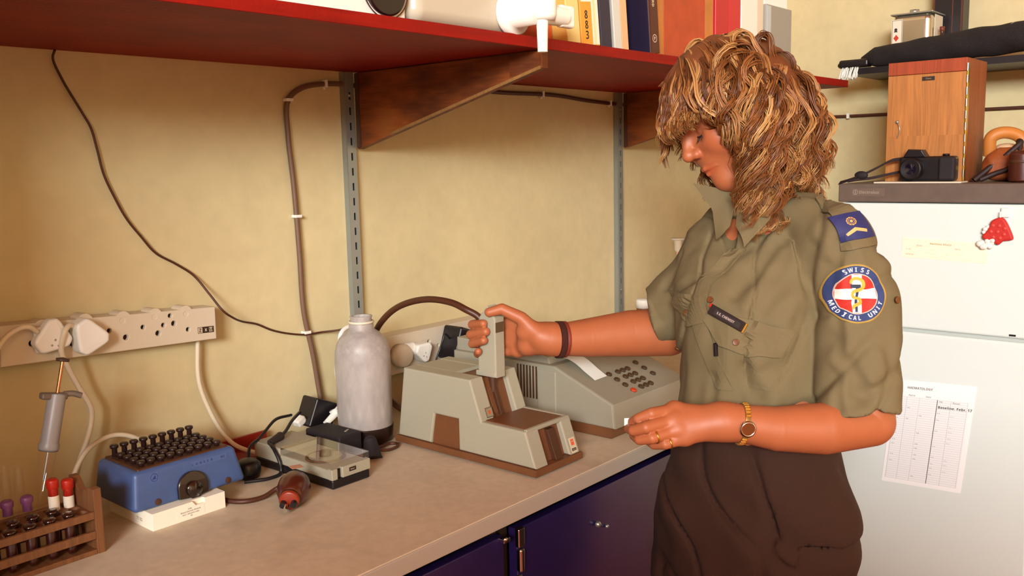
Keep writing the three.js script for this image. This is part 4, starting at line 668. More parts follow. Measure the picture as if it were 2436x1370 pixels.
{
  const t = thing('leather_bag', 'tan leather bag with dark straps slumped on the fridge by the cabinet', 'bag', [2.84, 1.3705, 0.96]);
  const g = new RoundedBoxGeometry(0.2, 0.085, 0.14, 8, 0.035), p = g.attributes.position;
  for (let i = 0; i < p.count; i++) { const x = p.getX(i), y = p.getY(i), z = p.getZ(i); const n = 0.008 * Math.sin(z * 90 + x * 40) + 0.006 * Math.sin(x * 110 - y * 60); p.setXYZ(i, x + n * 0.4, y + (y > 0 ? n : 0), z + n * 0.5); }
  g.computeVertexNormals(); g.translate(2.86, 1.3705 + 0.043, 0.965); const leather = mat('#a5562a', 0.5, { map: T.cloud });
  part(t, 'bag_body', g, leather);
  part(t, 'top_flap', [tube([[2.83, 1.44, 0.9], [2.82, 1.49, 0.905], [2.83, 1.503, 0.93], [2.85, 1.494, 0.965], [2.86, 1.462, 0.99]], 0.017, 40, 12)], mat('#c07a35', 0.5), 'ochre rolled flap');
  part(t, 'lining', ball(2.85, 1.462, 0.938, 0.024, 1, 0.5, 1.2), mat('#d8b890', 0.7));
  part(t, 'strap', [tube([[2.74, 1.374, 0.885], [2.76, 1.4, 0.91], [2.77, 1.425, 0.935], [2.775, 1.445, 0.96], [2.79, 1.475, 0.985], [2.8, 1.478, 0.978]], 0.008, 40, 8), tube([[2.745, 1.376, 0.9], [2.755, 1.393, 0.935], [2.758, 1.405, 0.965], [2.77, 1.43, 0.985], [2.79, 1.47, 0.985]], 0.007, 40, 8)], mat('#2a1414', 0.6), 'dark strap');
  const c = thing('lens_case', 'dark round lens case beside the tan bag', 'case', [2.78, 1.3705, 1.03]);
  part(c, 'case_body', turned([[0.0001, 0], [0.03, 0], [0.034, 0.006], [0.034, 0.07], [0.03, 0.08], [0.0001, 0.083]], [2.72, 1.3705, 1.008]), mat('#4a1f14', 0.4)); part(c, 'case_lid', turned([[0.0345, 0.05], [0.0355, 0.052], [0.0355, 0.056], [0.0345, 0.058]], [2.72, 1.3705, 1.008]), M.brownDark);
}
// ---------------------------------------------------------------- dark wall shelf over the fridge
{
  const t = thing('dark_shelf', 'black wall shelf above the fridge carrying a tin', 'shelf', [3.15, 1.7, 0.8]);
  part(t, 'board', box(3.0, 3.298, 1.706, 1.726, 0.43, 1.5), M.black);
  for (const z of [0.55, 1.3]) part(t, 'bracket_arm', prismZ([[3.298, 1.706], [3.08, 1.706], [3.298, 1.6]], z, z + 0.012), M.black);
  const b = thing('black_roll_bag', 'long black roll bag lying along the dark shelf edge', 'bag', [3.03, 1.727, 0.7]);
  const pts = [[3.018, 1.752, 0.47], [3.012, 1.758, 0.55], [3.008, 1.765, 0.7], [3.006, 1.773, 0.85], [3.004, 1.782, 1.02]];
  const cv = new THREE.CatmullRomCurve3(pts.map(v3)), fr = new THREE.TubeGeometry(cv, 60, 1, 20), p = fr.attributes.position, N = 60, R = 20;
  for (let i = 0; i <= N; i++) { const c = cv.getPointAt(i / N), r0 = i < 5 ? 0.012 + 0.005 * i : 0.037 + 0.014 * Math.min(1, (i - 5) / 30); for (let k = 0; k <= R; k++) { const j = i * (R + 1) + k, a = k / R * 6.2832, r = r0 * (1 + 0.03 * Math.sin(3 * a + i * 0.4) + 0.02 * Math.sin(i * 0.7 + a)); const d = V(p.getX(j), p.getY(j), p.getZ(j)).sub(c).normalize(); let y = c.y + d.y * r * 0.85; p.setXYZ(j, c.x + d.x * r, Math.max(y, 1.727), c.z + d.z * r); } }
  fr.computeVertexNormals(); part(b, 'cloth_sleeve', fr, mat('#171014', 0.8, { bumpMap: T.grain, bumpScale: 0.002 }));
  part(b, 'silver_end', [turned([[0.0001, 0], [0.034, 0], [0.036, 0.004], [0.03, 0.012], [0.0001, 0.014]], [3.0, 1.784, 0.912], [-0.5, 0.05, 0.85])], M.steel, 'shiny silver end cap');
  const br = thing('scrub_brush', 'black brush with white bristles at the end of the dark shelf', 'brush', [3.02, 1.69, 0.44]);
  part(br, 'back', [rbox(2.985, 3.03, 1.7, 1.725, 0.405, 0.5, 0.008, 4), ball(3.007, 1.71, 0.412, 0.016, 1.2, 0.7, 1)].map((g) => g.translate(0, 0.0285, 0.0)), M.black);
  const bris = []; for (let i = 0; i < 60; i++) { const x = 2.99 + 0.036 * rnd(), z = 0.412 + 0.055 * rnd(); bris.push(rod([x, 1.734, z], [x + 0.004 * (rnd() - 0.5) - 0.012, 1.69 + 0.008 * rnd(), z - 0.012 * rnd()], 0.0016, 0.0012, 5)); }
  const s = part(br, 'bristles', bris, M.white, 'white bristles'); s.userData.kind = 'stuff';
}
{
  const t = thing('solvent_tin', 'silver solvent tin with a white hazard label on the dark shelf', 'tin', [3.13, 1.7265, 0.6]);
  part(t, 'can', rbox(3.06, 3.19, 1.7265, 1.886, 0.542, 0.665, 0.022, 6), mat('#cfcabd', 0.22, { metalness: 0.95 }));
  part(t, 'top_rim', rbox(3.058, 3.192, 1.884, 1.889, 0.54, 0.667, 0.002), M.steel);
  part(t, 'side_panel', rbox(3.09, 3.17, 1.735, 1.88, 0.6645, 0.666, 0.0005), M.offWhite);
  part(t, 'spout', turned([[0.0001, 0], [0.014, 0], [0.014, 0.012], [0.0001, 0.013]], [3.1, 1.889, 0.6]), M.steel);
  part(t, 'hazard_label', plate([3.0596, 1.825, 0.5615], [0, 0, 0.0165], [0, 0.046, 0], 0.0005), canvasMat(128, 360, (x, w, h) => { x.fillStyle = '#ddd6c4'; x.fillRect(0, 0, w, h); x.strokeStyle = '#6a6050'; x.lineWidth = 5; x.strokeRect(8, 10, w - 16, h - 20); x.fillStyle = '#2c2018'; x.beginPath(); x.arc(50, 120, 18, 0, 7); x.fill(); x.fillRect(30, 136, 40, 14); x.fillStyle = '#c2331c'; x.beginPath(); x.moveTo(56, 180); x.lineTo(88, 222); x.lineTo(56, 264); x.lineTo(24, 222); x.fill(); x.fillStyle = '#3a2c20'; for (let i = 0; i < 3; i++) x.fillRect(22, 290 + i * 16, 80 - 14 * i, 6); }), 'white label with a red hazard diamond');
  const b = thing('small_bottle', 'small dark bottle with a pale label beside the tin', 'bottle', [3.12, 1.7265, 0.69]);
  part(b, 'bottle_body', turned([[0.0001, 0], [0.011, 0], [0.012, 0.003], [0.012, 0.075], [0.006, 0.09], [0.006, 0.1]], [3.1, 1.7265, 0.685]), mat('#3a1a0c', 0.25)); part(b, 'bottle_label', turned([[0.0123, 0.03], [0.0123, 0.06]], [3.1, 1.7265, 0.685]), mat('#b8bcc0', 0.7)); part(b, 'bottle_cap', turned([[0.0001, 0.115], [0.0075, 0.114], [0.0075, 0.099], [0.0001, 0.099]], [3.1, 1.7265, 0.685]), mat('#6a2c18', 0.5));
  const p = thing('dark_case', 'tall narrow dark case with brown edges standing behind the tin', 'case', [3.26, 1.7265, 0.65]);
  part(p, 'case_body', rbox(3.215, 3.29, 1.7265, 2.3, 0.622, 0.712, 0.003), M.black); part(p, 'brown_edge', [box(3.2135, 3.2155, 1.73, 2.3, 0.6235, 0.6275), box(3.2135, 3.2155, 1.73, 2.3, 0.68, 0.683), box(3.2135, 3.2155, 1.73, 2.3, 0.7065, 0.7105)], mat('#5a2614', 0.5));
}
// ---------------------------------------------------------------- the person at the worktop
const P = {head: [1.4687, 1.5391, 0.7989], neckA: [1.5070, 1.4540, 0.8381], neckB: [1.5091, 1.3439, 0.8562], lsh: [1.4622, 1.3109, 1.0097], larm: [1.4425, 1.1782, 1.0458], lel: [1.4379, 1.0297, 1.0719], lf1: [1.3648, 1.0282, 1.0261], lf2: [1.3084, 1.0321, 0.9753], lf3: [1.2688, 1.0432, 0.9347], lf4: [1.2479, 1.0465, 0.9098], lslA: [1.4621, 1.3095, 1.0098], lslB: [1.4496, 1.2173, 1.0381], lslC: [1.4274, 1.0587, 1.0535], lslD: [1.4243, 1.0255, 1.0570], rsh: [1.5233, 1.2984, 0.7662], rel: [1.5109, 1.1198, 0.6583], rf1: [1.4506, 1.1219, 0.6111], rf2: [1.3773, 1.1205, 0.5649], rf3: [1.3251, 1.1217, 0.5350], rf4: [1.3062, 1.1255, 0.5200], rslA: [1.5243, 1.2984, 0.7674], rslB: [1.5067, 1.2144, 0.7106], rslC: [1.4921, 1.1620, 0.6584], rslD: [1.4715, 1.1497, 0.6262], r_i0: [1.3029, 1.1482, 0.4464], r_i1: [1.2826, 1.1450, 0.3834], r_i2: [1.2462, 1.1477, 0.3885], r_i3: [1.2352, 1.1548, 0.4269], r_m0: [1.3007, 1.1291, 0.4403], r_m1: [1.2785, 1.1254, 0.3797], r_m2: [1.2418, 1.1288, 0.3875], r_m3: [1.2344, 1.1405, 0.4335], r_r0: [1.2987, 1.1119, 0.4447], r_r1: [1.2770, 1.1071, 0.3849], r_r2: [1.2418, 1.1113, 0.3912], r_r3: [1.2313, 1.1239, 0.4304], r_p0: [1.2979, 1.0972, 0.4576], r_p1: [1.2806, 1.0898, 0.4051], r_p2: [1.2465, 1.0918, 0.3992], r_p3: [1.2295, 1.1019, 0.4174], r_t0: [1.2891, 1.1340, 0.5139], r_t1: [1.2726, 1.1655, 0.4880], r_t2: [1.2528, 1.1829, 0.4583], r_t3: [1.2376, 1.1771, 0.4403], r_th: [1.2833, 1.1396, 0.4905], r_hy: [1.2908, 1.1107, 0.4867], r_w: [1.3128, 1.1242, 0.5248], r_kn: [1.3006, 1.1214, 0.4370], l_w: [1.2500, 1.0464, 0.9122], l_i0: [1.2118, 1.0621, 0.8491], l_i1: [1.1711, 1.0639, 0.8324], l_i2: [1.1629, 1.0547, 0.8140], l_i3: [1.1695, 1.0459, 0.7989], l_m0: [1.1977, 1.0509, 0.8552], l_m1: [1.1523, 1.0468, 0.8344], l_m2: [1.1503, 1.0389, 0.8136], l_m3: [1.1644, 1.0349, 0.7952], l_r0: [1.1951, 1.0384, 0.8642], l_r1: [1.1567, 1.0307, 0.8428], l_r2: [1.1546, 1.0246, 0.8216], l_r3: [1.1699, 1.0237, 0.8009], l_p0: [1.2013, 1.0266, 0.8738], l_p1: [1.1727, 1.0192, 0.8561], l_p2: [1.1738, 1.0142, 0.8352], l_p3: [1.1844, 1.0155, 0.8163], l_t0: [1.2649, 1.0501, 0.8824], l_t1: [1.2509, 1.0456, 0.8361], l_t2: [1.2157, 1.0381, 0.8046], l_t3: [1.1842, 1.0364, 0.7916], strip: [1.1726, 1.0437, 0.7906], torso: [1.4800, 1.1684, 0.8595], hip: [1.4376, 0.8538, 0.8768], watch: [1.2415, 1.0449, 0.9490], ring1: [1.1555, 1.0272, 0.8406]};
const Q = {cf0: [1.4288, 1.4084, 0.7571], cf1: [1.4232, 1.3623, 0.7990], cf2: [1.3993, 1.3141, 0.8201], cf3: [1.4108, 1.3352, 0.8367], cf4: [1.4548, 1.3886, 0.8300], cn0: [1.4319, 1.3840, 0.8432], cn1: [1.4054, 1.3368, 0.8533], cn2: [1.3953, 1.3038, 0.8717], cn3: [1.4039, 1.3340, 0.8985], cn4: [1.4490, 1.3698, 0.9124], cb: [1.5248, 1.4021, 0.8698], pf_tl: [1.3369, 1.2037, 0.8483], pf_tr: [1.4112, 1.1689, 0.9419], pf_br: [1.3931, 1.1303, 0.9290], pf_b: [1.3641, 1.1293, 0.8956], pf_bl: [1.3390, 1.1459, 0.8630], pf_l: [1.3295, 1.1875, 0.8432], pk_br: [1.3841, 1.0702, 0.9313], pk_bl: [1.3241, 1.0894, 0.8577], nt_c: [1.3506, 1.1902, 0.8671], nt_a: [1.3667, 1.1738, 0.8892], nt_b: [1.3564, 1.2010, 0.8715], ep0: [1.4657, 1.3793, 0.9606], ep1: [1.4830, 1.3924, 0.9780], ep2: [1.4660, 1.3077, 1.0534], ep3: [1.4301, 1.2989, 1.0136], sl0: [1.4256, 1.3496, 0.9978], sl1: [1.4559, 1.3585, 1.0310], sl2: [1.4636, 1.3204, 1.0480], sl3: [1.4311, 1.3115, 1.0122], epb: [1.4779, 1.3796, 0.9747], badge: [1.4098, 1.2374, 1.0495], badge_r: [1.4362, 1.2365, 1.0803], badge_u: [1.4152, 1.2827, 1.0462], b1: [1.3383, 1.2195, 0.8466], b2: [1.3071, 1.1360, 0.8281], b3: [1.3533, 1.1523, 0.8782], b4: [1.3553, 1.1913, 0.7950], b5: [1.4690, 1.2232, 1.0748], gem: [1.3332, 1.2120, 0.8578], pen: [1.3282, 1.1398, 0.8672], pl0: [1.3812, 1.3025, 0.8788], pl1: [1.3593, 1.2703, 0.8602], pl2: [1.3387, 1.2490, 0.8408], pl3: [1.3234, 1.1891, 0.8358], pl4: [1.3062, 1.1209, 0.8303], pl5: [1.2935, 1.0595, 0.8285], rf_tl: [1.3890, 1.2236, 0.7499], rf_tr: [1.4107, 1.2118, 0.7776], rf_br: [1.4097, 1.1716, 0.7850], rf_bl: [1.3902, 1.1612, 0.7645]};
// tapered limb, smooth union, noise
function lnz(x, y, z) {
  const xi = Math.floor(x), yi = Math.floor(y), zi = Math.floor(z); let fx = x - xi, fy = y - yi, fz = z - zi; fx *= fx * (3 - 2 * fx); fy *= fy * (3 - 2 * fy); fz *= fz * (3 - 2 * fz);
  const h = (a, b, c) => hash(xi + a + 131 * (zi + c), yi + b, 17), m = (a, b, t) => a + (b - a) * t;
  return m(m(m(h(0, 0, 0), h(1, 0, 0), fx), m(h(0, 1, 0), h(1, 1, 0), fx), fy), m(m(h(0, 0, 1), h(1, 0, 1), fx), m(h(0, 1, 1), h(1, 1, 1), fx), fy), fz) * 2 - 1;
}
const cone = (a, b, ra, rb) => {
  const bx = b[0] - a[0], by = b[1] - a[1], bz = b[2] - a[2], L = bx * bx + by * by + bz * bz || 1e-9, dr = rb - ra;
  return (x, y, z) => { const px = x - a[0], py = y - a[1], pz = z - a[2]; let t = (px * bx + py * by + pz * bz) / L; t = t < 0 ? 0 : t > 1 ? 1 : t; const dx = px - bx * t, dy = py - by * t, dz = pz - bz * t; return Math.sqrt(dx * dx + dy * dy + dz * dz) - ra - dr * t; };
};
const orb = (c, r) => (x, y, z) => Math.hypot(x - c[0], y - c[1], z - c[2]) - r;
const egg = (c, rx, ry, rz) => { const m = Math.min(rx, ry, rz); return (x, y, z) => { const a = (x - c[0]) / rx, b = (y - c[1]) / ry, d = (z - c[2]) / rz; const k = Math.sqrt(a * a + b * b + d * d), q = Math.sqrt((a / rx) ** 2 + (b / ry) ** 2 + (d / rz) ** 2); return q < 1e-9 ? -m : k * (k - 1) / q; }; };
const smin = (a, b, k) => { const h = Math.max(k - Math.abs(a - b), 0) / k; return Math.min(a, b) - h * h * k * 0.25; };
const smax = (a, b, k) => -smin(-a, -b, k);
const joinAll = (list, k) => (x, y, z) => { let d = list[0](x, y, z); for (let i = 1; i < list.length; i++) d = smin(d, list[i](x, y, z), k); return d; };
const chain = (pts, rs) => { const l = []; for (let i = 0; i + 1 < pts.length; i++) l.push(cone(pts[i], pts[i + 1], rs[i], rs[i + 1])); return (x, y, z) => { let d = l[0](x, y, z); for (let i = 1; i < l.length; i++) { const e = l[i](x, y, z); if (e < d) d = e; } return d; }; };
// meshes the zero surface of a distance field (surface nets), vertices pulled onto it, normals from its gradient
function netMesh(fn, lo, hi, h) {
  const n = [0, 1, 2].map((i) => Math.ceil((hi[i] - lo[i]) / h) + 1), [nx, ny, nz] = n, val = new Float32Array(nx * ny * nz);
  for (let k = 0, q = 0; k < nz; k++) for (let j = 0; j < ny; j++) for (let i = 0; i < nx; i++, q++) val[q] = fn(lo[0] + i * h, lo[1] + j * h, lo[2] + k * h);
  const id = new Int32Array(nx * ny * nz).fill(-1), pos = [], idx = [], sx = 1, sy = nx, sz = nx * ny, off = [0, sx, sy, sx + sy, sz, sx + sz, sy + sz, sx + sy + sz], ed = [[0, 1], [2, 3], [4, 5], [6, 7], [0, 2], [1, 3], [4, 6], [5, 7], [0, 4], [1, 5], [2, 6], [3, 7]];
  const grad = (x, y, z) => { const e = h * 0.35, a = fn(x + e, y, z) - fn(x - e, y, z), b = fn(x, y + e, z) - fn(x, y - e, z), c = fn(x, y, z + e) - fn(x, y, z - e), l = Math.hypot(a, b, c) || 1; return [a / l, b / l, c / l, l / (2 * e)]; };
  for (let k = 0; k < nz - 1; k++) for (let j = 0; j < ny - 1; j++) for (let i = 0; i < nx - 1; i++) {
    const q = i + j * sy + k * sz; let s = 0; for (let c = 0; c < 8; c++) if (val[q + off[c]] < 0) s++;
    if (s === 0 || s === 8) continue;
    let x = 0, y = 0, z = 0, m = 0;
    for (const [a, b] of ed) { const va = val[q + off[a]], vb = val[q + off[b]]; if ((va < 0) === (vb < 0)) continue; const t = va / (va - vb); x += (a & 1) + ((b & 1) - (a & 1)) * t; y += ((a >> 1) & 1) + (((b >> 1) & 1) - ((a >> 1) & 1)) * t; z += (a >> 2) + ((b >> 2) - (a >> 2)) * t; m++; }
    id[q] = pos.length / 3; pos.push(lo[0] + (i + x / m) * h, lo[1] + (j + y / m) * h, lo[2] + (k + z / m) * h);
  }
  const quad = (a, b, c, d, flip) => { if (a < 0 || b < 0 || c < 0 || d < 0) return; flip ? idx.push(a, c, b, b, c, d) : idx.push(a, b, c, b, d, c); };
  for (let k = 0; k < nz - 1; k++) for (let j = 0; j < ny - 1; j++) for (let i = 0; i < nx - 1; i++) {
    const q = i + j * sy + k * sz, v = val[q] < 0;
    if (j && k && v !== (val[q + sx] < 0)) quad(id[q - sy - sz], id[q - sz], id[q - sy], id[q], !v);
    if (i && k && v !== (val[q + sy] < 0)) quad(id[q - sx - sz], id[q - sz], id[q - sx], id[q], v);
    if (i && j && v !== (val[q + sz] < 0)) quad(id[q - sx - sy], id[q - sy], id[q - sx], id[q], !v);
  }
  const nor = new Float32Array(pos.length);
  for (let i = 0; i < pos.length; i += 3) {
    let g = grad(pos[i], pos[i + 1], pos[i + 2]); const d = fn(pos[i], pos[i + 1], pos[i + 2]) / Math.max(g[3], 0.5), s = Math.max(-h * 0.4, Math.min(h * 0.4, d));
    pos[i] -= g[0] * s; pos[i + 1] -= g[1] * s; pos[i + 2] -= g[2] * s; g = grad(pos[i], pos[i + 1], pos[i + 2]); nor[i] = g[0]; nor[i + 1] = g[1]; nor[i + 2] = g[2];
  }
  const o = new THREE.BufferGeometry(); o.setAttribute('position', new THREE.Float32BufferAttribute(pos, 3)); o.setAttribute('normal', new THREE.BufferAttribute(nor, 3)); o.setIndex(idx); return o;
}

// ---- trunk: elliptical sections stacked along a leaning axis
const FWD = V(-1, 0, 0.05).normalize(), LFT = V(0.05, 0, 1).normalize();
const axisAt = (y) => { const k = (y - 0.854) / 0.49; return [1.4376 + 0.0715 * k, 0.8768 - 0.0206 * k]; };
const sections = (rows) => (y) => { if (y >= rows[0][0]) return rows[0]; for (let i = 1; i < rows.length; i++) if (y >= rows[i][0]) { const a = rows[i], b = rows[i - 1], t = (y - a[0]) / (b[0] - a[0]), s = t * t * (3 - 2 * t); return a.map((v, j) => v + (b[j] - v) * s); } return rows[rows.length - 1]; };
const trunk = (rows, top, bottom) => { const S = sections(rows); return (x, y, z) => { const [cx, cz] = axisAt(y), s = S(y), dx = x - cx, dz = z - cz, f = dx * FWD.x + dz * FWD.z - s[3], l = dx * LFT.x + dz * LFT.z; const e = Math.sqrt((f / s[1]) ** 2 + (l / s[2]) ** 2); let d = (e - 1) * Math.min(s[1], s[2]); d = smax(d, y - top, 0.03); return smax(d, bottom - y, 0.012); }; };
const torsoRows = [[1.345, 0.06, 0.1, -0.005], [1.315, 0.078, 0.142, 0], [1.27, 0.1, 0.158, 0.006], [1.21, 0.122, 0.156, 0.016], [1.15, 0.122, 0.15, 0.014], [1.08, 0.118, 0.147, 0.008], [1.02, 0.12, 0.15, 0.006], [1.0, 0.122, 0.152, 0.006], [0.978, 0.112, 0.144, 0]];
const bodyTrunk = trunk(torsoRows.map((r) => [r[0], r[1] - 0.012, r[2] - 0.014, r[3]]), 1.335, 0.88);
const shirtTrunk = trunk(torsoRows, 1.352, 0.982);
const neck = cone(P.neckA, P.neckB, 0.05, 0.058), traps = [cone([1.509, 1.36, 0.856], P.lsh, 0.05, 0.05), cone([1.509, 1.355, 0.856], P.rsh, 0.05, 0.05)];
// ---- head, in its own axes: x to her left, y up, z forward
const HF = V(-0.7418, -0.4850, -0.4631).normalize(), HL = V(-0.6202, 0.2336, 0.7489), HU = HF.clone().cross(HL).normalize(); HL.copy(HU.clone().cross(HF)).normalize();
const toHead = (x, y, z) => { const a = x - P.head[0], b = y - P.head[1], c = z - P.head[2]; return [a * HL.x + b * HL.y + c * HL.z, a * HU.x + b * HU.y + c * HU.z, a * HF.x + b * HF.y + c * HF.z]; };
const fromHead = (a, b, c) => [P.head[0] + HL.x * a + HU.x * b + HF.x * c, P.head[1] + HL.y * a + HU.y * b + HF.y * c, P.head[2] + HL.z * a + HU.z * b + HF.z * c];
const skull = egg([0, 0.022, -0.008], 0.073, 0.086, 0.093);
const headField = (() => {
  const face = egg([0, -0.032, 0.033], 0.06, 0.08, 0.062);
  const J = [1, -1].flatMap((k) => [cone([0, -0.102, 0.066], [0.03 * k, -0.087, 0.034], 0.019, 0.021), cone([0.03 * k, -0.087, 0.034], [0.052 * k, -0.056, -0.008], 0.021, 0.02)]);
  const chin = orb([0, -0.1035, 0.0735], 0.0165), cheek = [orb([0.037, -0.038, 0.06], 0.027), orb([-0.037, -0.038, 0.06], 0.027)], maxilla = egg([0, -0.066, 0.07], 0.028, 0.026, 0.0255);
  const brow = [cone([0.012, 0.01, 0.086], [0.042, 0.012, 0.069], 0.011, 0.01), cone([-0.012, 0.01, 0.086], [-0.042, 0.012, 0.069], 0.011, 0.01)], fore = egg([0, 0.038, 0.048], 0.06, 0.045, 0.045);
  const bridge = cone([0, 0.002, 0.092], [0, -0.033, 0.107], 0.007, 0.009), tip = orb([0, -0.0375, 0.11], 0.0095), alae = [orb([0.0108, -0.0415, 0.0995], 0.008), orb([-0.0108, -0.0415, 0.0995], 0.008)];
  const lipU = [cone([0.003, -0.0705, 0.0975], [0.0235, -0.0745, 0.085], 0.0046, 0.0026), cone([-0.003, -0.0705, 0.0975], [-0.0235, -0.0745, 0.085], 0.0046, 0.0026)], lipL = [cone([0, -0.0812, 0.0945], [0.019, -0.0785, 0.0855], 0.0054, 0.0032), cone([0, -0.0812, 0.0945], [-0.019, -0.0785, 0.0855], 0.0054, 0.0032)];
  const sock = [orb([0.03, -0.011, 0.0975], 0.0145), orb([-0.03, -0.011, 0.0975], 0.0145)], lid = [orb([0.0295, -0.011, 0.0715], 0.0126), orb([-0.0295, -0.011, 0.0715], 0.0126)];
  const ear = [egg([0.075, -0.015, -0.012], 0.008, 0.03, 0.018), egg([-0.075, -0.015, -0.012], 0.008, 0.03, 0.018)];
  return (a, b, c) => {
    let d = smin(skull(a, b, c), face(a, b, c), 0.03); d = smin(d, fore(a, b, c), 0.02);
    for (const j of J) d = smin(d, j(a, b, c), 0.022);
    d = smin(d, chin(a, b, c), 0.018); d = smin(d, cheek[0](a, b, c), 0.022); d = smin(d, cheek[1](a, b, c), 0.022); d = smin(d, maxilla(a, b, c), 0.018); d = smin(d, brow[0](a, b, c), 0.014); d = smin(d, brow[1](a, b, c), 0.014);
    d = smax(d, -sock[0](a, b, c), 0.012); d = smax(d, -sock[1](a, b, c), 0.012); d = smin(d, lid[0](a, b, c), 0.004); d = smin(d, lid[1](a, b, c), 0.004);
    d = smin(d, bridge(a, b, c), 0.011); d = smin(d, tip(a, b, c), 0.008); d = smin(d, alae[0](a, b, c), 0.006); d = smin(d, alae[1](a, b, c), 0.006);
    const up = Math.min(lipU[0](a, b, c), lipU[1](a, b, c)), lo = Math.min(lipL[0](a, b, c), lipL[1](a, b, c)); d = smin(d, up, 0.003); d = smin(d, lo, 0.0016);
    d = smin(d, ear[0](a, b, c), 0.008); return smin(d, ear[1](a, b, c), 0.008);
  };
})();
const headWorld = (x, y, z) => { const q = toHead(x, y, z); return smin(headField(q[0], q[1], q[2]), neck(x, y, z), 0.025); };
// ---- arms and hands
const finger = (k, rs) => chain([P[k + '0'], P[k + '1'], P[k + '2'], P[k + '3']], rs);
const rHand = (() => {
  const w = P.r_w, palm = [['r_i0', 0.0155], ['r_m0', 0.016], ['r_r0', 0.0155], ['r_p0', 0.014]].map(([k, r]) => cone(w, P[k], 0.02, r)), th = chain([P.r_t0, P.r_t1, P.r_t2, P.r_t3], [0.0165, 0.0125, 0.0105, 0.0088]), thenar = orb(P.r_th, 0.0195), hyp = orb(P.r_hy, 0.018);
  const fs = [finger('r_i', [0.0125, 0.0095, 0.0088, 0.008]), finger('r_m', [0.0125, 0.0095, 0.009, 0.0082]), finger('r_r', [0.012, 0.0092, 0.0085, 0.0078]), finger('r_p', [0.011, 0.0082, 0.0075, 0.0068])];
  const fore = chain([P.rel, P.rf1, P.rf2, P.rf3, P.rf4, w], [0.046, 0.0445, 0.0365, 0.03, 0.0275, 0.024]);
  return (x, y, z) => { let d = joinAll(palm, 0.012)(x, y, z); d = smin(d, thenar(x, y, z), 0.014); d = smin(d, hyp(x, y, z), 0.014); let f = fs[0](x, y, z); for (let i = 1; i < 4; i++) f = smin(f, fs[i](x, y, z), 0.0022); d = smin(d, f, 0.006); d = smin(d, th(x, y, z), 0.008); return smin(d, fore(x, y, z), 0.02); };
})();
const lHand = (() => {
  const w = P.l_w, palm = [['l_i0', 0.0145], ['l_m0', 0.0145], ['l_r0', 0.014], ['l_p0', 0.0125]].map(([k, r]) => cone(w, P[k], 0.0205, r)), th = chain([P.l_t0, P.l_t1, P.l_t2, P.l_t3], [0.017, 0.0125, 0.0105, 0.0088]);
  const fs = [finger('l_i', [0.0118, 0.0095, 0.0085, 0.0072]), finger('l_m', [0.0118, 0.0098, 0.0088, 0.0075]), finger('l_r', [0.0112, 0.0092, 0.0082, 0.0072]), finger('l_p', [0.0105, 0.0082, 0.0074, 0.0065])];
  const kn = [orb(P.l_i0, 0.0152), orb(P.l_m0, 0.0158), orb(P.l_r0, 0.015), orb(P.l_p0, 0.0132)];
  const fore = chain([P.larm, P.lel, P.lf1, P.lf2, P.lf3, P.lf4, w], [0.045, 0.039, 0.0405, 0.0345, 0.029, 0.0255, 0.0235]);
  return (x, y, z) => { let d = joinAll(palm, 0.014)(x, y, z); for (const k of kn) d = smin(d, k(x, y, z), 0.006); let f = fs[0](x, y, z); for (let i = 1; i < 4; i++) f = smin(f, fs[i](x, y, z), 0.002); d = smin(d, f, 0.006); d = smin(d, th(x, y, z), 0.008); return smin(d, fore(x, y, z), 0.02); };
})();
// ---- clothes
const valley = (v, w) => Math.exp(-(v / w) * (v / w));
const fold = (x, y, z) => 0.0065 * lnz(x * 16 + z * 9, y * 9 - z * 14, z * 16) + 0.002 * lnz(x * 40, y * 22 + x * 20, z * 40) + 0.0062 * valley(lnz(x * 9 + z * 7 + 4, y * 8 - z * 9 + 2, z * 10 + x * 4), 0.1);
const sleeveL = chain([P.lslA, P.lslB, P.lslC, P.lslD], [0.058, 0.066, 0.069, 0.07]), sleeveR = chain([P.rslA, P.rslB, P.rslC, P.rslD], [0.058, 0.062, 0.058, 0.058]);
const along = (a, b) => { const A = v3(a), d = v3(b).sub(A).normalize(); return (x, y, z) => (x - A.x) * d.x + (y - A.y) * d.y + (z - A.z) * d.z; };
const hemL = along(P.lslC, P.lslD), hemR = along(P.rslC, P.rslD), innerL = cone(P.lslB, P.lslD, 0.046, 0.05), innerR = cone(P.rslB, P.rslD, 0.036, 0.037);
const crease = (a, b, w, dep) => { const c = cone(a, b, 0, 0); return (x, y, z) => { const d = c(x, y, z) / w; return dep * Math.exp(-d * d); }; };
const creases = [];
let vOpen = null;
const shirtField = (x, y, z) => {
  let d = shirtTrunk(x, y, z); d = smin(d, traps[0](x, y, z), 0.05); d = smin(d, traps[1](x, y, z), 0.05);
  let s = smax(sleeveL(x, y, z), hemL(x, y, z) - 0.012, 0.004); d = smin(d, s, 0.007);
  s = smax(sleeveR(x, y, z), hemR(x, y, z) - 0.022, 0.004); d = smin(d, s, 0.02);
  if (d < 0.05 && d > -0.05) { d += fold(x, y, z); for (const c of creases) d += c(x, y, z); }
  return vOpen ? smax(d, -vOpen(x, y, z), 0.004) : d;
};
const hipRows = [[1.03, 0.1, 0.135, 0], [0.985, 0.106, 0.143, 0], [0.9, 0.118, 0.158, 0.004], [0.84, 0.124, 0.165, 0.004], [0.76, 0.12, 0.162, 0.006], [0.66, 0.108, 0.155, 0.006], [0.55, 0.09, 0.14, 0.006]];
const legs = [chain([[1.425, 0.83, 0.955], [1.42, 0.47, 0.965], [1.43, 0.1, 0.97]], [0.094, 0.078, 0.07]), chain([[1.433, 0.83, 0.795], [1.425, 0.47, 0.785], [1.43, 0.1, 0.78]], [0.094, 0.078, 0.07])];
